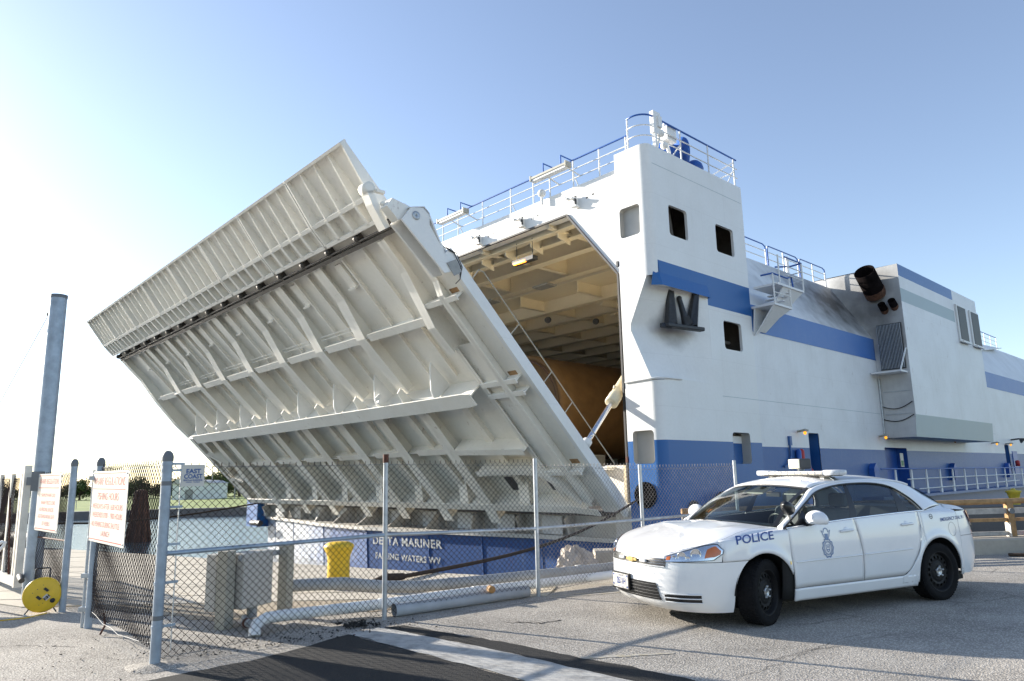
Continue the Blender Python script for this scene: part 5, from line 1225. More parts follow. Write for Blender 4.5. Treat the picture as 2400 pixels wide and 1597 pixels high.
# yellow bollard with rope
b = MB(); b.lathe([(.205, -.02), (.17, .015), (.165, .04), (.162, .42), (.172, .48), (.205, .555), (.222, .60), (.215, .63), (.15, .665), (0, .675)], 32)
o = b.build('bollard', M['yellow']); o.location = (-2.65, 10.97, 0); tag(o, 'bright yellow flared bollard on the concrete behind the fence', 'bollard')
HP = TILT.inverted() @ (SM @ Vector((-.08, .72, .80)))
st = Vector((-1.77, 11.58, .07)); pts = [(-2.65+.19*math.cos(a), 10.97+.19*math.sin(a), .05+.01*k) for k, a in enumerate([R(90+40*i) for i in range(8)])]
pts = pts+[(-2.3, 10.88, .05), (-2.05, 11.2, .05), tuple(st)]
rp_ = MB(); rp_.tube(pts, .038, 7); rp_.tube([Vector((-2.15, 11.05, .06)), Vector((-2.0, 11.25, .09)), st], [.05, .075, .05], 7)
rp_.tube([st.lerp(HP, t/14)-Vector((0, 0, .35*math.sin(math.pi*t/14))) for t in range(15)], .034, 7)
tag(rp_.build('mooring_rope', M['rope']), 'thick dark mooring rope from the yellow bollard up to the ship', 'rope')
o = MB().tube([(-13.9, 19.35, .2), (-12.0, 18.3, .2)], .2, 14).build('fender_roll', M['rubber']); tag(o, 'black rubber fender roll at the left quay edge', 'fender')
# broken concrete lump at the coping end
rk_ = MB(); rnd = random.Random(4)
def rock(u, v):
    a = 6.2832*u; t = math.pi*v*.5; r = 1+.16*math.sin(3*a+2*v)+.10*math.sin(7*a+9*v)+.07*math.sin(11*a-13*v)
    return (.33*r*math.sin(t)*math.cos(a), .25*r*math.sin(t)*math.sin(a), .31*r*math.cos(t))
rk_.grid(rock, 26, 12, 0, False, True); o = rk_.build('concrete_rubble', mk_concrete('rubble', (.50, .44, .38), .5, 1.0), weld=True); o.location = (.98, 12.6, 0); tag(o, 'broken lump of pale concrete at the coping end behind the fence', 'rubble')
# barrier along the coping
ba = empty('barrier_rail', (0, 0, 0)); tag(ba, 'weathered timber and pipe barrier on the coping behind the police car', 'barrier')
def bl(x): return (x, interp([2.9, 9.1, 16], [13.0, 13.5, 14.85], x))
X = [2.95, 6, 9.1, 12, 16]
MB().tube([(*bl(x), .90+(x-9)*.004) for x in X], .05, 10).build('top_rail', M['wood'], ba)
for z, h, mt in ((.73, .10, 'woodgrey'), (.57, .06, 'wood'), (.33, .07, 'woodgrey')):
    r_ = MB()
    for a, c in zip(X, X[1:]): r_.bar((*bl(a), z), (*bl(c), z), .04, h)
    r_.build('plank', M[mt], ba)
for x in (3.1, 5.1, 7.1, 9.1, 11.1, 13.1):
    p = bl(x); MB().box(p[0]-.06, p[0]+.06, p[1]-.05, p[1]+.05, .2, .88).build('post', M['wood'], ba)
    MB().box(p[0]-.075, p[0]-.062, p[1]-.09, p[1]+.05, .27, .52).build('post_plate', M['signw'], ba); MB().lathe([(.05, 0), (.05, .05)], 12, (p[0]-.02, p[1]-.07, .73), (0, -1, 0)).build('bolt_head', M['capgrey'], ba)
o = MB().box(-.25, .25, -.1, .1, 0, .18).build('orange_float', M['orange'], bevel=.05); o.location = (9.75, 13.4, .28); tag(o, 'orange float lying behind the barrier post at the right', 'float')
tag(MB().tube([(8.55, 12.85, .03), (9.0, 12.72, .03), (9.6, 12.78, .03), (10.4, 12.7, .03), (11.5, 12.9, .03)], .03, 6).tube([(8.9, 12.95, .03), (9.8, 12.9, .03), (11, 12.75, .03)], .03, 6).build('mooring_rope', M['rope']), 'dark rope lying on the ground at the foot of the curb', 'rope')
settle()

# ------------------------------------------------------------------ police car (x forward, y to its left, z up; rear axle at x = 0)
def mk_carpaint():
    m = NT('white_car_paint'); c = m.coord(); n = m.noise(c, 3, 4)
    m.set(col=m.ramp(n, [(.3, (.76, .765, .77)), (.7, (.80, .805, .81))]), rough=.28, coat=.8, spec=.5); m.b.inputs['Coat Roughness'].default_value = .03; return m.m
M['car'] = mk_carpaint()
M['carblack'] = plain('black_trim', (.012, .012, .013), .35)
M['gap'] = plain('dark_gap', (.01, .01, .01), .8)
M['tyre'] = plain('tyre_rubber', (.009, .009, .010), .9, var=.3, scale=20, bump=.2, spec=.2)
M['rim'] = plain('black_steel_rim', (.010, .010, .011), .6, spec=.25)
M['chrome'] = plain('chrome', (.8, .81, .83), .12, 1.0, var=.03)
M['hub'] = plain('hub_metal', (.40, .41, .42), .35, .8, var=.3, scale=40)
M['silver'] = plain('silver_reflector', (.70, .72, .75), .15, .9, var=.1, scale=30)
M['glass'] = glassy('car_glass', (.60, .66, .64))
M['glassdark'] = glassy('tinted_glass', (.46, .52, .53))
M['lens'] = glassy('clear_lens', (.93, .95, .97))
M['amberlens'] = plain('amber_lens_plastic', (.65, .16, .02), .15)
M['redlens'] = plain('red_lens', (.38, .03, .045), .1)
M['decal'] = plain('blue_decal', (.006, .05, .25), .35)
M['decalpale'] = plain('badge_blue', (.17, .25, .42), .4)
M['seat'] = plain('grey_seat', (.20, .20, .20), .8)
M['gold'] = plain('gold_emblem', (.75, .55, .22), .3, .6)
M['lightbar'] = plain('lightbar_lens', (.62, .63, .65), .12, var=.2, scale=40)
car = empty('police_car', (4.808, 9.893, 0), R(-155.08)); tag(car, 'white police sedan with a roof light bar parked in front of the fence', 'car')
XF = 2.807; WR = .335; AR = .405
def w_plan(x): return sinterp([-1.3, -.9, -.4, .3, 1.2, 2.2, 2.8, 3.0], [.79, .862, .905, .922, .926, .922, .912, .905], x)
def f_sec(z): return sinterp([.16, .24, .32, .45, .62, .78, .9, 1.0, 1.10, 1.2], [.93, .955, .972, .992, 1.0, .997, .985, .970, .945, .91], z)
NX = 3.0
def xf(z): return sinterp([.16, .22, .30, .42, .55, .64, .70, .76, .82, .88, .95], [3.70, 3.80, 3.86, 3.88, 3.88, 3.87, 3.855, 3.82, 3.76, 3.68, 3.5], z)
NE = 2.6
def nose(phi, z, off=0.0):
    """phi 0 at the side (x=3.0), pi/2 at the centre line"""
    Yr = w_plan(NX)*f_sec(z); s, c = max(0, math.sin(phi)), max(0, math.cos(phi))
    x = NX+(xf(z)-NX)*s**(2/NE); y = Yr*c**(2/NE)
    if off:
        e = .004; a = nose(max(0, phi-e), z); b = nose(min(math.pi/2, phi+e), z); t = Vector(b)-Vector(a); n = Vector((-t.y, t.x, 0))
        if n.length > 0:
            n.normalize()
            if n.x < 0 and n.y < 0 or (n.x < 0 and abs(n.x) > abs(n.y)): n = -n
            if n.y < 0: n = -n
        return (x+n.x*off, y+n.y*off, z)
    return (x, y, z)
def phi_at(x, z): return math.asin(max(0, min(1, ((x-NX)/(xf(z)-NX))))**(NE/2)) if x > NX else 0.0
def ys(x, z):
    if x > NX: return nose(phi_at(x, z), z)[1]
    y = w_plan(x)*f_sec(z)
    for hx in (0, XF):
        r = math.hypot(x-hx, z-WR); y += .016*math.exp(-((r-.43)/.05)**2) if z > .2 else 0
    return y
def belt(x): return sinterp([-1.2, -.6, .2, 1.2, 2.0, 2.45, 2.9, 3.36], [1.03, 1.058, 1.065, 1.038, 1.0, .972, .938, .886], x)
def arch_z(x, hx, r=AR):
    d = abs(x-hx); return WR+math.sqrt(max(0, r*r-d*d))
def both(P, nu, nv, name, mat, parent, flip=False, weld=False, solid=0, n2=None):
    m = MB(); m.grid(P, nu, nv, 0, True, flip); m.grid(lambda u, v: (lambda q: (q[0], -q[1], q[2]))(P(u, v)), nu, nv, 0, True, not flip)
    return m.build(name, mat, parent, weld=weld, solid=solid)
def panel(name, xl, xr_, zb, zt, nu=24, nv=12, roll=None, xs=None, mats=None, off=0.0):
    """side panels left and right; xl/xr_ functions of z, zb/zt functions of x; roll=(ry, rz) rounds the top edge inward"""
    for sgn in (1, -1):
        m = MB()
        def P(u, v):
            if xs: x = xs[min(len(xs)-1, int(round(u*(len(xs)-1))))]
            else:
                x = lerp(xl(.6), xr_(.6), u)
                for _ in range(3):
                    z = lerp(zb(x), zt(x), v); x = lerp(xl(z), xr_(z), u)
            z = lerp(zb(x), zt(x), v)
            return (x, sgn*(ys(x, z)+off), z)
        n = len(xs)-1 if xs else nu
        m.grid(P, n, nv, 0, True, sgn > 0)
        if roll:
            def P2(u, v):
                x0, y0, z0 = P(u, 1); t = v*math.pi/2; ry, rz = roll(x0)
                return (x0, y0-sgn*ry*(1-math.cos(t)), z0+rz*math.sin(t))
            m.grid(P2, n, 5, 0, True, sgn > 0)
        m.build(name, mats or M['car'], car, weld=True, solid=.018, offset=-1)
GAP = .008
XD1, XD2 = 2.43, 1.34          # door front edge, B post
def sillz(x): return .335
# front fender: arch columns then forward to the lamp
ax = [XF-AR*math.cos(t) for t in [math.pi*k/28 for k in range(29)]]
def fz(x): return max(arch_z(x, XF), .20) if abs(x-XF) < AR-.002 else .20
fx = [XD1+.003]+[q for q in ax if q > XD1+.01 and q < 3.34]
XSH = 3.34
def fzb(x):
    z = fz(x)
    return max(z, .68) if x > XF+.2 else z
fx = sorted(set([round(q, 4) for q in fx]+[XSH, 3.28, 3.22, 3.15, 3.1]))
def frz(x): return (interp([2.4, 3.0, 3.34], [.085, .07, .02], x), interp([2.4, 3.0, 3.34], [.035, .035, .012], x))
panel('fender', None, None, fzb, lambda x: belt(x)-frz(x)[1], nv=10, xs=fx, roll=frz)
# doors
def d_front(z): return interp([.3, .6, .95], [2.405, 2.425, 2.44], z)
def d_b(z): return interp([.33, .65, 1.06], [1.335, 1.335, 1.40], z)
def d_rear(z): return interp([.33, .36, .42, .52, .62, .75, .9, 1.06], [.70, .61, .53, .45, .375, .31, .285, .285], z)
dr = lambda x: (.012, .008)
panel('front_door', lambda z: d_b(z)+GAP, lambda z: d_front(z)-GAP, lambda x: .345, lambda x: belt(x)-.012, roll=dr)
panel('rear_door', lambda z: d_rear(z)+GAP, lambda z: d_b(z)-GAP, lambda x: .345, lambda x: belt(x)-.012, roll=dr)
panel('sill', lambda z: .43, lambda z: 2.40, lambda x: .205, lambda x: .337, nv=5)
# rear quarter
qa = [AR*math.cos(t) for t in [math.pi*k/28 for k in range(29)]]
def qz(x): return max(arch_z(x, 0, AR), .27) if abs(x) < AR-.002 else .27
qx = sorted(set([round(q, 4) for q in qa if q > -.78]+[-.43, -.45]))
def qr(x): return (interp([-.9, -.4, .2, .4], [.10, .10, .06, .012], x), interp([-.9, -.4, .2, .4], [.04, .05, .03, .008], x))
panel('rear_quarter', None, None, qz, lambda x: belt(x)-qr(x)[1], nv=12, xs=[q for q in qx if q < .25]+[.25], roll=qr)
# filler between rear door and arch (below the door's curved edge)
fzq = lambda x: max(.25, arch_z(x, 0)) if x < AR-.002 else .25
panel('quarter_filler', None, None, fzq, lambda x: belt(x)-.012, nv=14, xs=[.25, .265, .279], roll=dr)
panel('quarter_lower', None, None, fzq, lambda x: max(fzq(x)+.002, interp([.279, .31, .375, .45, .53, .61, .70], [.91, .75, .62, .52, .42, .36, .335], x)-.010), nv=8, xs=[.279, .29, .30, .31, .33, .35, .375, .39, .40, .4045, .42, .45, .49, .53, .57, .61, .65, .69])
# dark shell behind the gaps
panel('door_gap_liner', lambda z: .34, lambda z: 2.55, lambda x: .23, lambda x: belt(x)-.02, nu=20, nv=6, mats=M['gap'], off=-.022)
# nose: bumper fascia below, lamp band above
def fas_x0(z): return XF+math.sqrt(max(.0, (AR+.002)**2-(z-WR)**2)) if z > WR else XF+AR+.002
m = MB()
def fascia(u, v):
    z = lerp(.165, .676, v); a = 2*u-1; p0 = phi_at(max(NX+.001, fas_x0(z)), z); s = 1-abs(a); ph = lerp(p0, math.pi/2, s**.85)
    q = nose(ph, z); return (q[0], q[1]*(1 if a < 0 else -1), z)
m.grid(fascia, 60, 18, 0, True, False); m.build('front_bumper', M['car'], car)
def ztop(ph): return interp([0, .54, .85, 1.09, 1.5708], [.886, .868, .815, .762, .735], ph)
p_sh = phi_at(XSH, .75)
m = MB()
def band(u, v):
    a = 2*u-1; s = 1-abs(a); p0 = p_sh; ph = lerp(p0, math.pi/2, s); z = lerp(.682, ztop(ph), v); q = nose(ph, z); return (q[0], q[1]*(1 if a < 0 else -1), z)
m.grid(band, 56, 6, 0, True, False); m.build('nose_panel', M['car'], car)
# hood: surface from cowl to the nose edge
def cowl(s): return (2.44+.20*(1-s*s), s*.80, .972+.05*(1-s*s))
def nedge(s):
    ph = lerp(math.pi/2, p_sh, abs(s)**.9); q = nose(ph, ztop(ph)); return (q[0], q[1]*(1 if s > 0 else -1), q[2]+.002)
def hside(r, sg):
    x = lerp(2.44, XSH, r); b = frz(x); return (x, sg*(ys(x, belt(x)-b[1])-b[0]), belt(x)+.001)
def hoodP(s, r):
    c = Vector(cowl(s)); e = Vector(nedge(s)); a0 = c.lerp(e, r)
    L = Vector(hside(r, 1)); Rr = Vector(hside(r, -1)); t = (s+1)/2
    C00 = Vector(cowl(-1)); C10 = Vector(cowl(1)); C01 = Vector(nedge(-1)); C11 = Vector(nedge(1))
    lr = Rr.lerp(L, t); bil = Vector(hside(0, -1)).lerp(Vector(hside(0, 1)), t).lerp(Vector(hside(1, -1)).lerp(Vector(hside(1, 1)), t), r)
    q = a0+lr-bil
    q.z += .060*(1-r**5)*min(1, r/.4)*(1-s*s)**.5+.010*math.exp(-((abs(s)-.62)/.12)**2)*math.sin(math.pi*min(1, r*1.1))
    return q
HS = .86
m = MB(); m.grid(lambda u, v: tuple(hoodP((2*u-1)*HS, lerp(.02, .998, v))), 40, 30, 0, True, True); m.build('hood', M['car'], car)
for sg in (1, -1):
    m = MB(); m.grid(lambda u, v: tuple(hoodP(sg*lerp(HS+.004, 1, u), v)), 5, 30, 0, True, sg > 0); m.build('fender_top', M['car'], car)
m = MB(); m.grid(lambda u, v: tuple(hoodP((2*u-1)*.90, lerp(.0, .80, v))-Vector((0, 0, .035))), 20, 12, 0, True, True); m.build('hood_gap_liner', M['gap'], car)
# cowl strip
m = MB(); m.grid(lambda u, v: (lambda c: (c[0]+.05-.14*v, c[1], c[2]-.012+.01*v))(cowl(2*u-1)), 24, 2, 0, True); m.build('cowl', M['carblack'], car)
# greenhouse curves (left side)
IN = [(2.455, .765, .985), (2.22, .72, 1.12), (2.0, .675, 1.25), (1.77, .625, 1.378), (1.45, .605, 1.428), (.8, .60, 1.44), (.3, .605, 1.42), (.05, .62, 1.365), (-.20, .65, 1.235), (-.45, .68, 1.11)]
OUT = [(2.47, .868, .97), (2.2, .815, 1.12), (1.97, .765, 1.245), (1.73, .705, 1.348), (1.35, .678, 1.408), (.85, .672, 1.416), (.50, .69, 1.366), (.28, .74, 1.25), (.18, .79, 1.155), (.13, .845, 1.062)]
def cat(P, t):
    n = len(P)-1; k = min(int(t*n), n-1); f = t*n-k
    a = Vector(P[max(k-1, 0)]); b = Vector(P[k]); c = Vector(P[k+1]); d = Vector(P[min(k+2, n)])
    return .5*((2*b)+(c-a)*f+(2*a-5*b+4*c-d)*f*f+(3*b-a-3*c+d)*f**3)
for sg in (1, -1):
    m = MB()
    def pil(u, v):
        a = cat(IN, u); b = cat(OUT, u); q = a.lerp(b, v); q.z += .022*math.sin(math.pi*v); q.y += .012*math.sin(math.pi*v); return (q.x, sg*q.y, q.z)
    m.grid(pil, 54, 6, 0, True, sg > 0); m.build('roof_pillar', M['car'], car, solid=.03, offset=-1)
    # C pillar skirt down to the shoulder
    m = MB()
    def csk(u, v):
        a = Vector(OUT[-1]).lerp(Vector(IN[-1]), u); b = Vector((lerp(.13, -.60, u), 0, 0)); b.y = ys(b.x, belt(b.x)-qr(b.x)[1])-qr(b.x)[0]; b.z = belt(b.x); q = a.lerp(b, v); return (q.x, sg*q.y, q.z)
    m.grid(csk, 8, 6, 0, True, sg > 0); m.build('quarter_top', M['car'], car)
# roof
def roofP(u, v):
    t = lerp(3/9, 7/9, v); a = cat(IN, t); s = 2*u-1; z = a.z+.062*(1-s*s)*math.sin(math.pi*lerp(.18, .86, v))**.6; x = a.x+(.10*(1-s*s) if v < .5 else -.06*(1-s*s))*abs(1-2*v)
    return (x, s*a.y, z)
m = MB(); m.grid(roofP, 26, 26, 0, True, True); m.build('roof', M['car'], car, solid=.02, offset=-1)
# windshield, backlight
def wsP(u, v):
    s = 2*u-1; a = cat(IN, lerp(0, 3/9, v)); c = Vector(cowl(s)); top = Vector(roofP(u, 0)); bot = Vector((2.455+.15*(1-s*s), s*.765, .985+.035*(1-s*s)))
    q = bot.lerp(top, v); q.x += .03*math.sin(math.pi*v); q.z += .035*math.sin(math.pi*v)
    q.y = s*lerp(a.y, lerp(.765, .605, v), .3); return (q.x, q.y, q.z)
m = MB(); m.grid(wsP, 22, 12, 0, True, True); m.build('windshield', M['glass'], car)
m = MB(); m.grid(lambda u, v: tuple(Vector(wsP(lerp(-.005, .03, u), v))+Vector((.004, .004, .006))), 2, 12, 0, True, True); m.grid(lambda u, v: tuple(Vector(wsP(lerp(.97, 1.005, u), v))+Vector((.004, -.004, .006))), 2, 12, 0, True, True); m.grid(lambda u, v: tuple(Vector(wsP(u, lerp(.95, 1.0, v)))+Vector((.003, 0, .005))), 20, 2, 0, True, True); m.build('windshield_seal', M['carblack'], car)
def blP(u, v):
    s = 2*u-1; top = Vector(roofP(u, 1)); bot = Vector((-.45-.16*(1-s*s), s*.68, 1.11+.02*(1-s*s))); q = top.lerp(bot, v); q.z += .03*math.sin(math.pi*v); return tuple(q)
m = MB(); m.grid(blP, 16, 8, 0, True, True); m.build('rear_window', M['glassdark'], car)
# trunk lid and tail
def xrr(z): return sinterp([.2, .3, .45, .6, .75, .9, 1.03], [-1.05, -1.16, -1.235, -1.25, -1.215, -1.175, -1.13], z)
def tail(phi, z):
    Yr = w_plan(-.45)*f_sec(z); s, c = max(0, math.sin(phi)), max(0, math.cos(phi)); return (-.45+(xrr(z)+.45)*s**(2/2.1), Yr*c**(2/2.1), z)
def tk(u, v):
    s = 2*u-1; a = Vector(blP(u, 1)); x_ = lerp(-.35, -1.0, v); ph = lerp(.55, math.pi/2, 1-abs(s)); e = Vector(tail(ph, 1.03)); e.y *= 1 if s > 0 else -1; q = a.lerp(e, v); q.y = s*lerp(.70, .78, v) if abs(s) < 1.01 else q.y
    e2 = Vector(tail(math.acos(min(1, (abs(q.y)/(w_plan(-.45)*f_sec(1.03))))**(1.05)) if abs(q.y) > 0 else math.pi/2, 1.03)); q.x = lerp(a.x, e2.x, v); q.z = lerp(a.z, 1.035, v)+.02*math.sin(math.pi*v); return tuple(q)
m = MB(); m.grid(tk, 24, 10, 0, True, True); m.build('trunk_lid', M['car'], car)
for sg in (1, -1):
    m = MB(); m.grid(lambda u, v: (lambda a, b: tuple(a.lerp(b, u)))(Vector(tk(1 if sg > 0 else 0, v)), (lambda x: Vector((x, sg*(ys(x, belt(x)-qr(x)[1])-qr(x)[0]), belt(x))))(max(-.45, lerp(-.40, -.50, v)))), 3, 8, 0, True, sg > 0); m.build('deck_edge', M['car'], car)
m = MB()
def rb(u, v):
    a = 2*u-1; s = 1-abs(a); z = lerp(.28, .735, v); q = tail(lerp(phi0_, math.pi/2, s**.9), z); return (q[0], q[1]*(1 if a < 0 else -1), z)
phi0_ = .0
m.grid(rb, 44, 10, 0, True, True); m.build('rear_bumper', M['car'], car)
m = MB()
def ru(u, v):
    a = 2*u-1; s = 1-abs(a); z = lerp(.74, 1.035, v); q = tail(lerp(phi0_, math.pi/2, s**.9), z); return (q[0], q[1]*(1 if a < 0 else -1), z)
m.grid(ru, 44, 8, 0, True, True); m.build('tail_panel', M['car'], car)
def tl(u, v, o=.012):
    z = lerp(.83, 1.03, v); ph = lerp(.30+.14*(1-v), .98, u); q = tail(ph, z); return (q[0]-o, q[1]+o*1.2, z)
for sg in (1, -1):
    m = MB(); m.grid(lambda u, v: (lambda q: (q[0], sg*q[1], q[2]))(tl(u, lerp(.22, 1, v))), 10, 6, 0, True, sg > 0); m.build('tail_lamp', M['redlens'], car)
    m = MB(); m.grid(lambda u, v: (lambda q: (q[0], sg*q[1], q[2]))(tl(u, lerp(.0, .22, v))), 10, 2, 0, True, sg > 0); m.build('reverse_lamp', M['silver'], car)
# side glass between belt and roof rail
def o_z(x):
    best = 9; r = None
    for k in range(55):
        q = cat(OUT, k/54)
        if abs(q.x-x) < best: best = abs(q.x-x); r = q
    return r
OT = [cat(OUT, k/108) for k in range(109)]
def o_at(x):
    for a, b in zip(OT, OT[1:]):
        if (a.x-x)*(b.x-x) <= 0 and a.x != b.x: return a.lerp(b, (x-a.x)/(b.x-a.x))
    return OT[0] if x > 2 else OT[-1]
def sgl(x, v, off=0):
    o = o_at(x); zb_ = belt(x)-.004; yb = ys(x, zb_)-.035; zt = max(o.z-.004, zb_+.001); q = Vector((x, yb, zb_)).lerp(Vector((x, o.y-.006, zt)), v); q.y += .018*math.sin(math.pi*v)+off; return q
def side_patch(name, xa, xb, mat, off=0, nv=8, nu=14, v0=0, v1=1):
    """xa, xb: functions of v giving the x borders"""
    for sg in (1, -1):
        m = MB(); m.grid(lambda u, v: (lambda q: (q.x, sg*q.y, q.z))(sgl(lerp(xa(v), xb(v), u), lerp(v0, v1, v), off)), nu, nv, 0, True, sg < 0); m.build(name, mat, car)
side_patch('front_window', lambda v: lerp(1.42, 1.27, v), lambda v: lerp(2.44, 1.75, v**.8), M['glassdark'], nu=22)
side_patch('pillar_trim', lambda v: lerp(1.30, 1.21, v), lambda v: lerp(1.42, 1.27, v), M['carblack'], .003)
side_patch('rear_side_window', lambda v: lerp(.58, .50, v), lambda v: lerp(1.30, 1.21, v), M['glassdark'])
side_patch('pillar_trim', lambda v: lerp(.38, .45, v), lambda v: lerp(.58, .50, v), M['carblack'], .003)
side_patch('quarter_window', lambda v: lerp(.15, .43, v), lambda v: lerp(.38, .45, v), M['glassdark'])
side_patch('mirror_patch', lambda v: lerp(2.10, 2.10, v), lambda v: lerp(2.45, 2.12, v), M['carblack'], .004, v1=.9)
for sg in (1, -1):      # bright strip at the belt, black seal round the glass
    m = MB(); m.tube([(x, sg*(ys(x, belt(x))-.018), belt(x)+.002) for x in [2.44-k*.115 for k in range(21)]], .010, 6); m.build('belt_trim', M['chrome'], car)
    m = MB(); m.tube([(lambda q: (q.x, sg*(q.y+.006), q.z+.002))(cat(OUT, k/40)) for k in range(41)], .010, 5); m.build('window_seal', M['carblack'], car)
# interior
it = MB(); it.box(2.15, 2.50, -.70, .70, .75, .985); it.build('dashboard', M['carblack'], car)
MB().box(-.5, 2.3, -.78, .78, .22, .42).build('cabin_floor', M['carblack'], car)
MB().box(-.78, .0, -.6, .6, .6, 1.09).build('parcel_shelf', M['carblack'], car)
for y in (.38, -.38):
    s_ = MB(); s_.prism([(1.75, y-.25, .45), (1.75, y-.25, .62), (1.28, y-.25, .58), (1.1, y-.25, 1.12), (.98, y-.25, 1.12), (1.12, y-.25, .45)], (0, .5, 0)); s_.build('front_seat', M['seat'], car, bevel=.05)
    s_ = MB(); s_.box(.98, 1.08, y-.13, y+.13, 1.13, 1.30); s_.build('head_rest', M['seat'], car, bevel=.04)
s_ = MB(); s_.prism([(.55, -.62, .45), (.55, -.62, .64), (.15, -.62, .6), (-.1, -.62, 1.1), (-.25, -.62, 1.1), (-.1, -.62, .45)], (0, 1.24, 0)); s_.build('rear_seat', M['seat'], car, bevel=.05)
sw = MB(); c0 = Vector((1.98, .38, .92)); ax_ = Vector((-.9, 0, .45)).normalized(); u_ = Vector((0, 1, 0)); v_ = ax_.cross(u_); sw.tube([c0+u_*(.19*math.cos(a))+v_*(.19*math.sin(a)) for a in [k*.3142 for k in range(20)]], .016, 8, closed=True); sw.tube([c0-u_*.18, c0+u_*.18], .014, 6); sw.build('steering_wheel', M['carblack'], car)
for y in (.40, -.36):
    m = MB(); m.prism([(1.60, y-.2, 1.37), (1.60, y+.2, 1.37), (1.74, y+.2, 1.30), (1.74, y-.2, 1.30)], (0, 0, .012)); m.build('sun_visor', plain('visor_cream', (.62, .60, .52), .7), car)
MB().box(1.70, 1.73, -.11, .11, 1.27, 1.33).build('inside_mirror', M['carblack'], car)
MB().tube([(1.25, -.1, .45), (1.2, -.1, 1.35)], .02, 6).build('partition_post', M['seat'], car)
MB().tube([(2.62, -.1, 1.008), (2.60, .25, 1.01), (2.52, .58, .99)], .009, 5).tube([(2.64, -.6, .99), (2.64, -.3, 1.012), (2.62, .05, 1.018)], .009, 5).build('wiper', M['carblack'], car)
# mirrors
for sg in (1, -1):
    m = MB(); m.ball((2.12, sg*1.02, 1.055), .125, 18, sc=(.65, 1.2, .85)); m.v = [(x, y, max(z, 1.015)) for x, y, z in m.v]; o = m.build('door_mirror', M['car'], car)
    MB().bar((2.12, sg*.86, .995), (2.12, sg*.96, 1.03), .07, .05).build('mirror_arm', M['carblack'], o)
# spotlight on the A pillar
sp_ = MB(); sp_.lathe([(.0, -.12), (.045, -.10), (.065, -.03), (.07, .03), (.068, .05)], 18, (2.38, .87, 1.19), (-.75, -.35, -.35)); o = sp_.build('spot_lamp', M['carblack'], car); MB().lathe([(.066, .05), (.04, .06), (0, .065)], 18, (2.38, .87, 1.19), (-.75, -.35, -.35)).build('spot_lens', M['silver'], o); MB().tube([(2.37, .86, 1.13), (2.30, .82, 1.06)], .018, 8).build('spot_arm', M['signw'], o)
# light bar
lb = MB(); lb.box(1.12, 1.38, -.60, .60, 1.530, 1.575); bar = lb.build('light_bar', M['lightbar'], car, bevel=.02)
for sg in (1, -1):
    m = MB(); m.lathe([(.125, -.03), (.135, -.02), (.135, .025), (.12, .034), (0, .036)], 20, (1.25, sg*.56, 1.553)); m.build('bar_end', M['lightbar'], bar)
    MB().box(1.18, 1.32, sg*.42-.03, sg*.42+.03, 1.47, 1.532).build('bar_foot', M['signw'], bar)
    MB().add([(1.20, sg*.50, 1.498), (1.28, sg*.50, 1.498), (1.28, sg*.675, 1.395), (1.20, sg*.675, 1.395)], [(0, 1, 2, 3)]).build('bar_strap', M['galv'], bar, solid=.006, offset=0)
MB().box(1.14, 1.36, -.58, .58, 1.512, 1.531).build('bar_base', M['carblack'], bar)
for k in range(9):
    y = -.44+k*.11; MB().box(1.381, 1.388, y-.045, y+.045, 1.536, 1.570).build('lamp_cell', M['silver'], bar)
tl_ = MB(); tl_.box(1.10, 1.30, -.10, .08, 1.60, 1.735); o = tl_.build('takedown_lamp', M['darkgrey'], car, bevel=.02); MB().box(1.301, 1.325, -.09, .07, 1.61, 1.725).build('lamp_glass', M['silver'], o); MB().lathe([(.04, 0), (.05, .03)], 10, (1.2, -.01, 1.57)).build('lamp_foot', M['galv'], o)
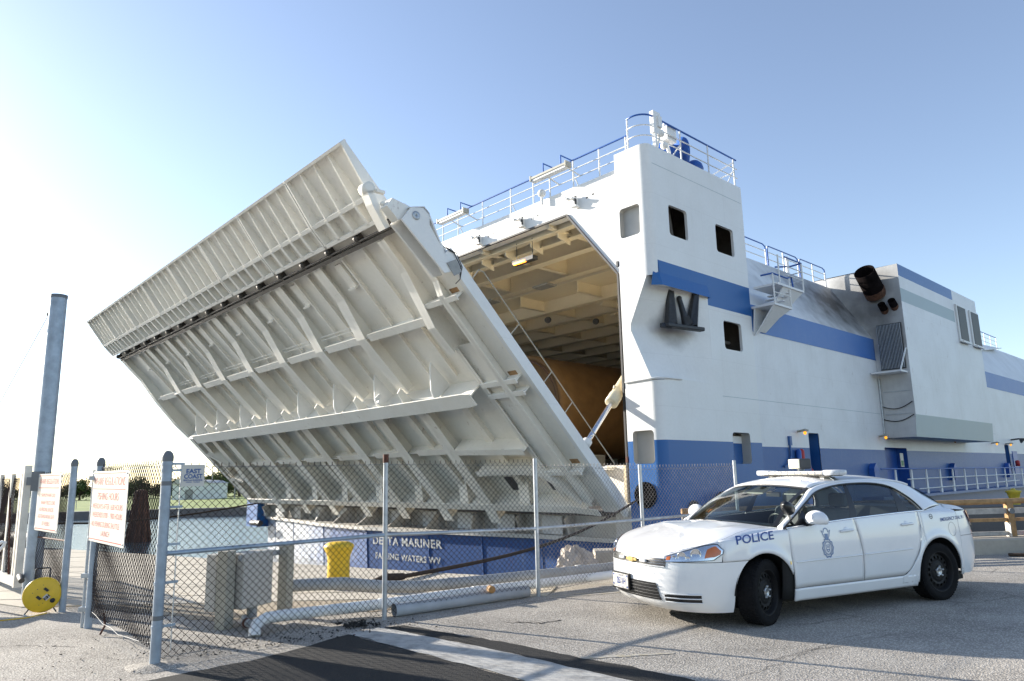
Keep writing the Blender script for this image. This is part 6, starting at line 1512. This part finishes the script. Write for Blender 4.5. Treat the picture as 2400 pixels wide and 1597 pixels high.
# headlamps
def hl(u, v, o=.004):
    zb_ = interp([0, .14, .5, 1], [.765, .705, .692, .680], u); ph = lerp(phi_at(3.33, .78), 1.12, u); zt = interp([0, .16, .4, .7, 1], [.80, .868, .850, .795, .735], u); z = lerp(zb_, zt, v); q = nose(max(.02, ph), z, o); return q
for sg in (1, -1):
    fl = lambda P: (lambda u, v: (lambda q: (q[0], sg*q[1], q[2]))(P(u, v)))
    m = MB(); m.grid(fl(lambda u, v: hl(u, v, .006)), 26, 8, 0, True, sg > 0); h_ = m.build('headlamp', M['silver'], car)
    m = MB(); m.grid(fl(lambda u, v: hl(lerp(.04, .30, u), lerp(.18, .84, v)*(.8+.2*math.sin(u*3)), .012)), 8, 5, 0, True, sg > 0); m.build('turn_signal', M['amberlens'], h_)
    m = MB(); m.grid(fl(lambda u, v: hl(lerp(.90, .97, u), lerp(.25, .8, v), .012)), 3, 3, 0, True, sg > 0); m.build('side_marker', M['amberlens'], h_)
    for uu, vv, rr in ((.47, .5, .052), (.70, .48, .046), (.58, .25, .02), (.83, .5, .022)):
        q = Vector(fl(hl)(uu, vv)); e = Vector(fl(lambda u, v: hl(u, v, .03))(uu, vv)); ax2 = (e-q).normalized(); m = MB(); m.lathe([(rr*.2, .0), (rr*.75, .002), (rr, .012), (rr*1.08, .012), (rr*1.08, .002)], 16, q, tuple(ax2)); m.build('reflector_bowl', M['chrome'], h_)
    m = MB(); m.grid(fl(lambda u, v: hl(u, v, .026)), 26, 8, 0, True, sg > 0); m.build('lamp_lens', M['lens'], h_)
    rim = [fl(lambda u, v: hl(u, v, .016))(*t) for t in [(k/14, 0) for k in range(15)]+[(1, k/4) for k in range(1, 5)]+[(1-k/14, 1) for k in range(1, 15)]+[(0, 1-k/4) for k in range(1, 4)]]
    MB().tube(rim, .003, 5, closed=True).build('lamp_seal', M['carblack'], h_)
    # slots in the bumper corner
    m = MB(); m.grid(fl(lambda u, v: nose(lerp(.60, 1.12, u), lerp(.275, lerp(.355, .345, u), v), .007)), 14, 3, 0, True, sg > 0); fg = m.build('fog_slot', M['carblack'], car)
    for zz in (.358, .315, .272): MB().tube([fl(lambda u, v: nose(lerp(.59, 1.13, u), zz, .010))(k/10, 0) for k in range(11)], .006, 5).build('slot_bar', M['car'], fg)
# grille
def gr_(u, v, z0, z1, p0, o): a = 2*u-1; ph = lerp(math.pi/2, p0, abs(a)); q = nose(min(ph, math.pi/2-1e-4), lerp(z0, z1, v), o); return (q[0], q[1]*(1 if a > 0 else -1), q[2])
m = MB(); m.grid(lambda u, v: gr_(u, v, .630, .705, 1.10, .008), 24, 4, 0, True, False); g1 = m.build('grille', M['carblack'], car)
for zz in (.655, .682): MB().tube([gr_(k/16, 0, zz, zz, 1.10, .010) for k in range(17)], .0022, 5).build('grille_bar', M['chrome'], g1)
MB().tube([gr_(k/16, 0, .708, .708, 1.09, .010) for k in range(17)], .004, 5).build('grille_surround', M['chrome'], g1); MB().tube([gr_(k/16, 0, .627, .627, 1.11, .012) for k in range(17)], .006, 5).build('grille_surround', M['car'], g1)
MB().box(3.88, 3.897, -.095, .095, .655, .683).box(3.881, 3.90, -.038, .038, .644, .694).build('emblem', M['gold'], g1)
for y in (.2, -.2): MB().box(3.865, 3.89, y-.05, y+.05, .657, .687).build('grille_lamp', M['lightbar'], g1)
m = MB(); m.grid(lambda u, v: gr_(u, v, .28, .455, 1.18+.06*v, .008), 24, 6, 0, True, False); g2 = m.build('lower_grille', M['carblack'], car)
for k in range(5): MB().tube([gr_(j/16, 0, .30+k*.033, .30+k*.033, 1.20, .011) for j in range(17)], .0035, 5).build('grille_bar', M['darkgrey'], g2)
# licence plate
pt = empty('licence_plate', (3.91, -.20, .415)); pt.parent = car
MB().box(-.02, .006, -.165, .165, -.09, .09).build('plate_frame', M['carblack'], pt); MB().box(.007, .010, -.152, .152, -.076, .076).build('plate', M['signw'], pt)
m = MB(); lettering(m, '0511H', (.0115, .02, -.005), (0, 1, 0), (0, 0, 1), size=.10, xs=.62, bold=.002); lettering(m, 'U.S. GOVERNMENT', (.0115, 0, .058), (0, 1, 0), (0, 0, 1), size=.018, xs=.9); lettering(m, 'FOR OFFICIAL USE ONLY', (.0115, 0, -.063), (0, 1, 0), (0, 0, 1), size=.015, xs=.9)
for y, z in ((-.135, -.045), (-.13, .058), (.135, .058), (.135, -.06)): m.add([(.0115, y-.012, z-.01), (.0115, y+.012, z-.01), (.0115, y+.012, z+.01), (.0115, y-.012, z+.01)], [(0, 1, 2, 3)])
m.build('plate_text', M['decal'], pt)
# underside and chin
MB().box(-.72, 3.3, -.68, .68, .17, .26).build('underbody', M['gap'], car); MB().prism([(3.3, -.6, .145), (3.62, -.45, .145), (3.62, .45, .145), (3.3, .6, .145)], (0, 0, .03)).build('air_dam', M['carblack'], car)
for hx in (0, XF):
    for sg in (1, -1):
        m = MB(); m.grid(lambda u, v: (hx+(AR+.012)*math.cos(math.pi*u), sg*lerp(.90, .55, v), WR+(AR+.012)*math.sin(math.pi*u)), 20, 1, 0, True); m.quad((hx-AR, sg*.55, .16), (hx+AR, sg*.55, .16), (hx+AR, sg*.55, .75), (hx-AR, sg*.55, .75)); m.build('wheel_liner', M['gap'], car)
# wheels
def wheel(x, y, sg, steer):
    w_ = empty('wheel', (x, y, WR), 0); w_.parent = car; w_.rotation_euler = (0, 0, steer+(0 if sg > 0 else math.pi))
    t = MB(); t.lathe([(.235, -.095), (.285, -.112), (.315, -.108), (.331, -.092), (.335, -.07), (.335, .07), (.331, .092), (.315, .108), (.285, .112), (.235, .095)], 56, (0, 0, 0), (0, 1, 0), caps=False); to = t.build('tyre', M['tyre'], w_)
    g_ = MB()
    for k in range(56):
        a = 2*math.pi*k/56
        for y0, y1, da in ((-.095, -.05, .03), (-.04, .0, -.03), (.01, .05, .03), (.055, .097, -.03)):
            def pp(yy, aa, r): return (r*math.cos(aa), yy, r*math.sin(aa))
            g_.add([pp(y0, a, .3385), pp(y0, a+.075, .3385), pp(y1, a+.075+da, .3385), pp(y1, a+da, .3385), pp(y0, a, .330), pp(y0, a+.075, .330), pp(y1, a+.075+da, .330), pp(y1, a+da, .330)], [(0, 1, 2, 3), (0, 4, 5, 1), (1, 5, 6, 2), (2, 6, 7, 3), (3, 7, 4, 0)])
    g_.build('tread', M['tyre'], to)
    r_ = MB(); r_.lathe([(.238, .098), (.230, .100), (.222, .085), (.205, .05), (.20, .02)], 40, (0, 0, 0), (0, 1, 0), caps=False)
    N = 16
    for k in range(N):          # disc with round-ended slots left open
        a0 = 2*math.pi*k/N
        for j in range(4):
            a = a0+2*math.pi/N*j/4; b = a0+2*math.pi/N*(j+1)/4
            def P(r, aa, y): return (r*math.cos(aa), y, r*math.sin(aa))
            rings = [(.205, .05), (.182, .056), (.150, .066), (.125, .058), (.10, .07), (.07, .075), (.0, .075)]
            for q in range(len(rings)-1):
                if q == 1 and j in (1, 2): continue
                (r0, y0), (r1, y1) = rings[q], rings[q+1]; r_.add([P(r0, a, y0), P(r0, b, y0), P(r1, b, y1), P(r1, a, y1)], [(3, 2, 1, 0)], 0, True)
    ro = r_.build('rim', M['rim'], w_)
    MB().lathe([(.215, -.02), (0, -.02)], 30, (0, 0, 0), (0, 1, 0), caps=False).build('brake_disc', M['gap'], w_)
    c = MB(); c.lathe([(.052, .076), (.050, .084), (.036, .088), (.03, .080), (0, .080)], 20, (0, 0, 0), (0, 1, 0))
    for k in range(5):
        a = k*1.2566+.3; c.lathe([(.013, .076), (.012, .098), (0, .10)], 8, (.058*math.cos(a), 0, .058*math.sin(a)), (0, 1, 0))
    c.build('hub_cap', M['hub'], w_)
for x, st in ((0, 0), (XF, R(20))):
    for sg in (1, -1): wheel(x, sg*.795, sg, st)
# door furniture and markings
def sidegeo(mb, vs, fs, off=.003, mi=0):
    return mb.add([(x, ys(x, z)+off, z) for x, z in vs], fs, mi)
for x, z in ((1.555, .905), (.53, .925)):
    m = MB(); m.tube([(x+.10, ys(x+.1, z)+.004, z-.004), (x+.08, ys(x, z)+.022, z), (x-.08, ys(x, z)+.024, z+.006), (x-.105, ys(x-.1, z)+.004, z+.004)], .014, 8); m.ball((x, ys(x, z)-.008, z), .05, 12, sc=(1.2, .25, .9)); m.build('door_handle', M['car'], car)
    m = MB(); m.tube([(x+.10, -(ys(x+.1, z)+.004), z), (x+.08, -(ys(x, z)+.022), z), (x-.08, -(ys(x, z)+.024), z), (x-.105, -(ys(x-.1, z)+.004), z)], .014, 8); m.build('door_handle', M['car'], car)
for a, b, z0, z1 in ((2.37, 1.36, .615, .628), (1.315, .50, .629, .640)):
    m = MB(); m.tube([(lerp(a, b, k/12), ys(lerp(a, b, k/12), lerp(z0, z1, k/12))+.003, lerp(z0, z1, k/12)) for k in range(13)], .009, 6); m.build('rub_strip', M['car'], car)
def decal(name, txt, x0, x1, z0, z1, h, bold=.0, mat='decal', shear=0, off=.0035):
    vs, fs = text_mesh(txt, size=1.0, bold=bold, shear=shear); xa = min(v[0] for v in vs); xb = max(v[0] for v in vs); ya = min(v[1] for v in vs); yb = max(v[1] for v in vs)
    m = MB(); sidegeo(m, [(lerp(x0, x1, (x-xa)/(xb-xa)), lerp(z0, z1, (x-xa)/(xb-xa))+h*(y-ya)/(yb-ya)) for x, y in vs], fs, off); m.build(name, M[mat], car)
decal('police_lettering', 'POLICE', 3.16, 2.65, .845, .872, .092, .018)
decal('emergency_lettering', 'EMERGENCY DIAL 911', -.10, -.60, .925, .94, .042, .012, shear=.15)
# badge: bird over a scalloped shield
m = MB(); cx, cz = 1.885, .735
def ring(r0, r1, n, sc=1.25, wob=0, mi=0):
    P0 = []; P1 = []
    for k in range(n):
        a = 2*math.pi*k/n; q = 1+wob*math.cos(10*a); P0.append((cx+r0*q*math.cos(a), cz+r0*q*sc*math.sin(a))); P1.append((cx+r1*q*math.cos(a), cz+r1*q*sc*math.sin(a)))
    sidegeo(m, P0+P1, [(k, (k+1) % n, n+(k+1) % n, n+k) for k in range(n)], .004, mi)
ring(.072, .084, 60, 1.22, .06); ring(.050, .055, 40); ring(.060, .064, 48, 1.22, .03)
shd = [(-.030, .036), (.030, .036), (.030, -.008), (.022, -.03), (0, -.045), (-.022, -.03), (-.030, -.008)]
sidegeo(m, [(cx+x, cz+z) for x, z in shd]+[(cx+x*.8, cz+z*.82) for x, z in shd], [(k, (k+1) % 7, 7+(k+1) % 7, 7+k) for k in range(7)], .004)
sidegeo(m, [(cx-.022, cz-.012), (cx+.022, cz-.012), (cx+.018, cz-.022), (cx-.018, cz-.022)], [(0, 1, 2, 3)], .004); sidegeo(m, [(cx-.010, cz+.004), (cx+.010, cz+.004), (cx+.006, cz+.022), (cx-.006, cz+.022)], [(0, 1, 2, 3)], .004)
bird = [(0, .085), (.022, .10), (.045, .125), (.058, .165), (.075, .195), (.052, .188), (.040, .17), (.034, .20), (.020, .215), (0, .22), (-.020, .215), (-.034, .20), (-.040, .17), (-.052, .188), (-.075, .195), (-.058, .165), (-.045, .125), (-.022, .10)]
sidegeo(m, [(cx+x, cz+z) for x, z in bird]+[(cx+x*.82, cz+.155+(z-.155)*.84) for x, z in bird], [(k, (k+1) % 18, 18+(k+1) % 18, 18+k) for k in range(18)], .004)
sidegeo(m, [(cx-.016, cz+.10), (cx+.016, cz+.10), (cx+.028, cz+.155), (cx-.028, cz+.155)], [(0, 1, 2, 3)], .004)
sidegeo(m, [(cx-.045, cz+.088), (cx+.045, cz+.088), (cx+.05, cz+.097), (cx-.05, cz+.097)], [(0, 1, 2, 3)], .004)
m.build('door_badge', M['decalpale'], car)
m = MB(); sidegeo(m, [(-.30+.072*math.cos(a), .825+.085*math.sin(a)) for a in [k*.2618 for k in range(24)]]+[(-.30+.068*math.cos(a), .825+.081*math.sin(a)) for a in [k*.2618 for k in range(24)]], [(k, (k+1) % 24, 24+(k+1) % 24, 24+k) for k in range(24)], .0015); m.build('fuel_flap', M['seat'], car)
m = MB(); sidegeo(m, [(.06+.032*math.cos(a), .995+.03*math.sin(a)) for a in [k*.3927 for k in range(16)]]+[(.06+.025*math.cos(a), .995+.023*math.sin(a)) for a in [k*.3927 for k in range(16)]], [(k, (k+1) % 16, 16+(k+1) % 16, 16+k) for k in range(16)], .004); sidegeo(m, [(.075, .99), (.045, .99), (.04, 1.0), (.07, 1.0)], [(0, 1, 2, 3)], .004); m.build('badge', M['carblack'], car)
m = MB(); sidegeo(m, [(2.452, .60), (2.475, .60), (2.475, .635), (2.452, .635)], [(0, 1, 2, 3)], .003); m.build('side_reflector', M['gold'], car)
settle()
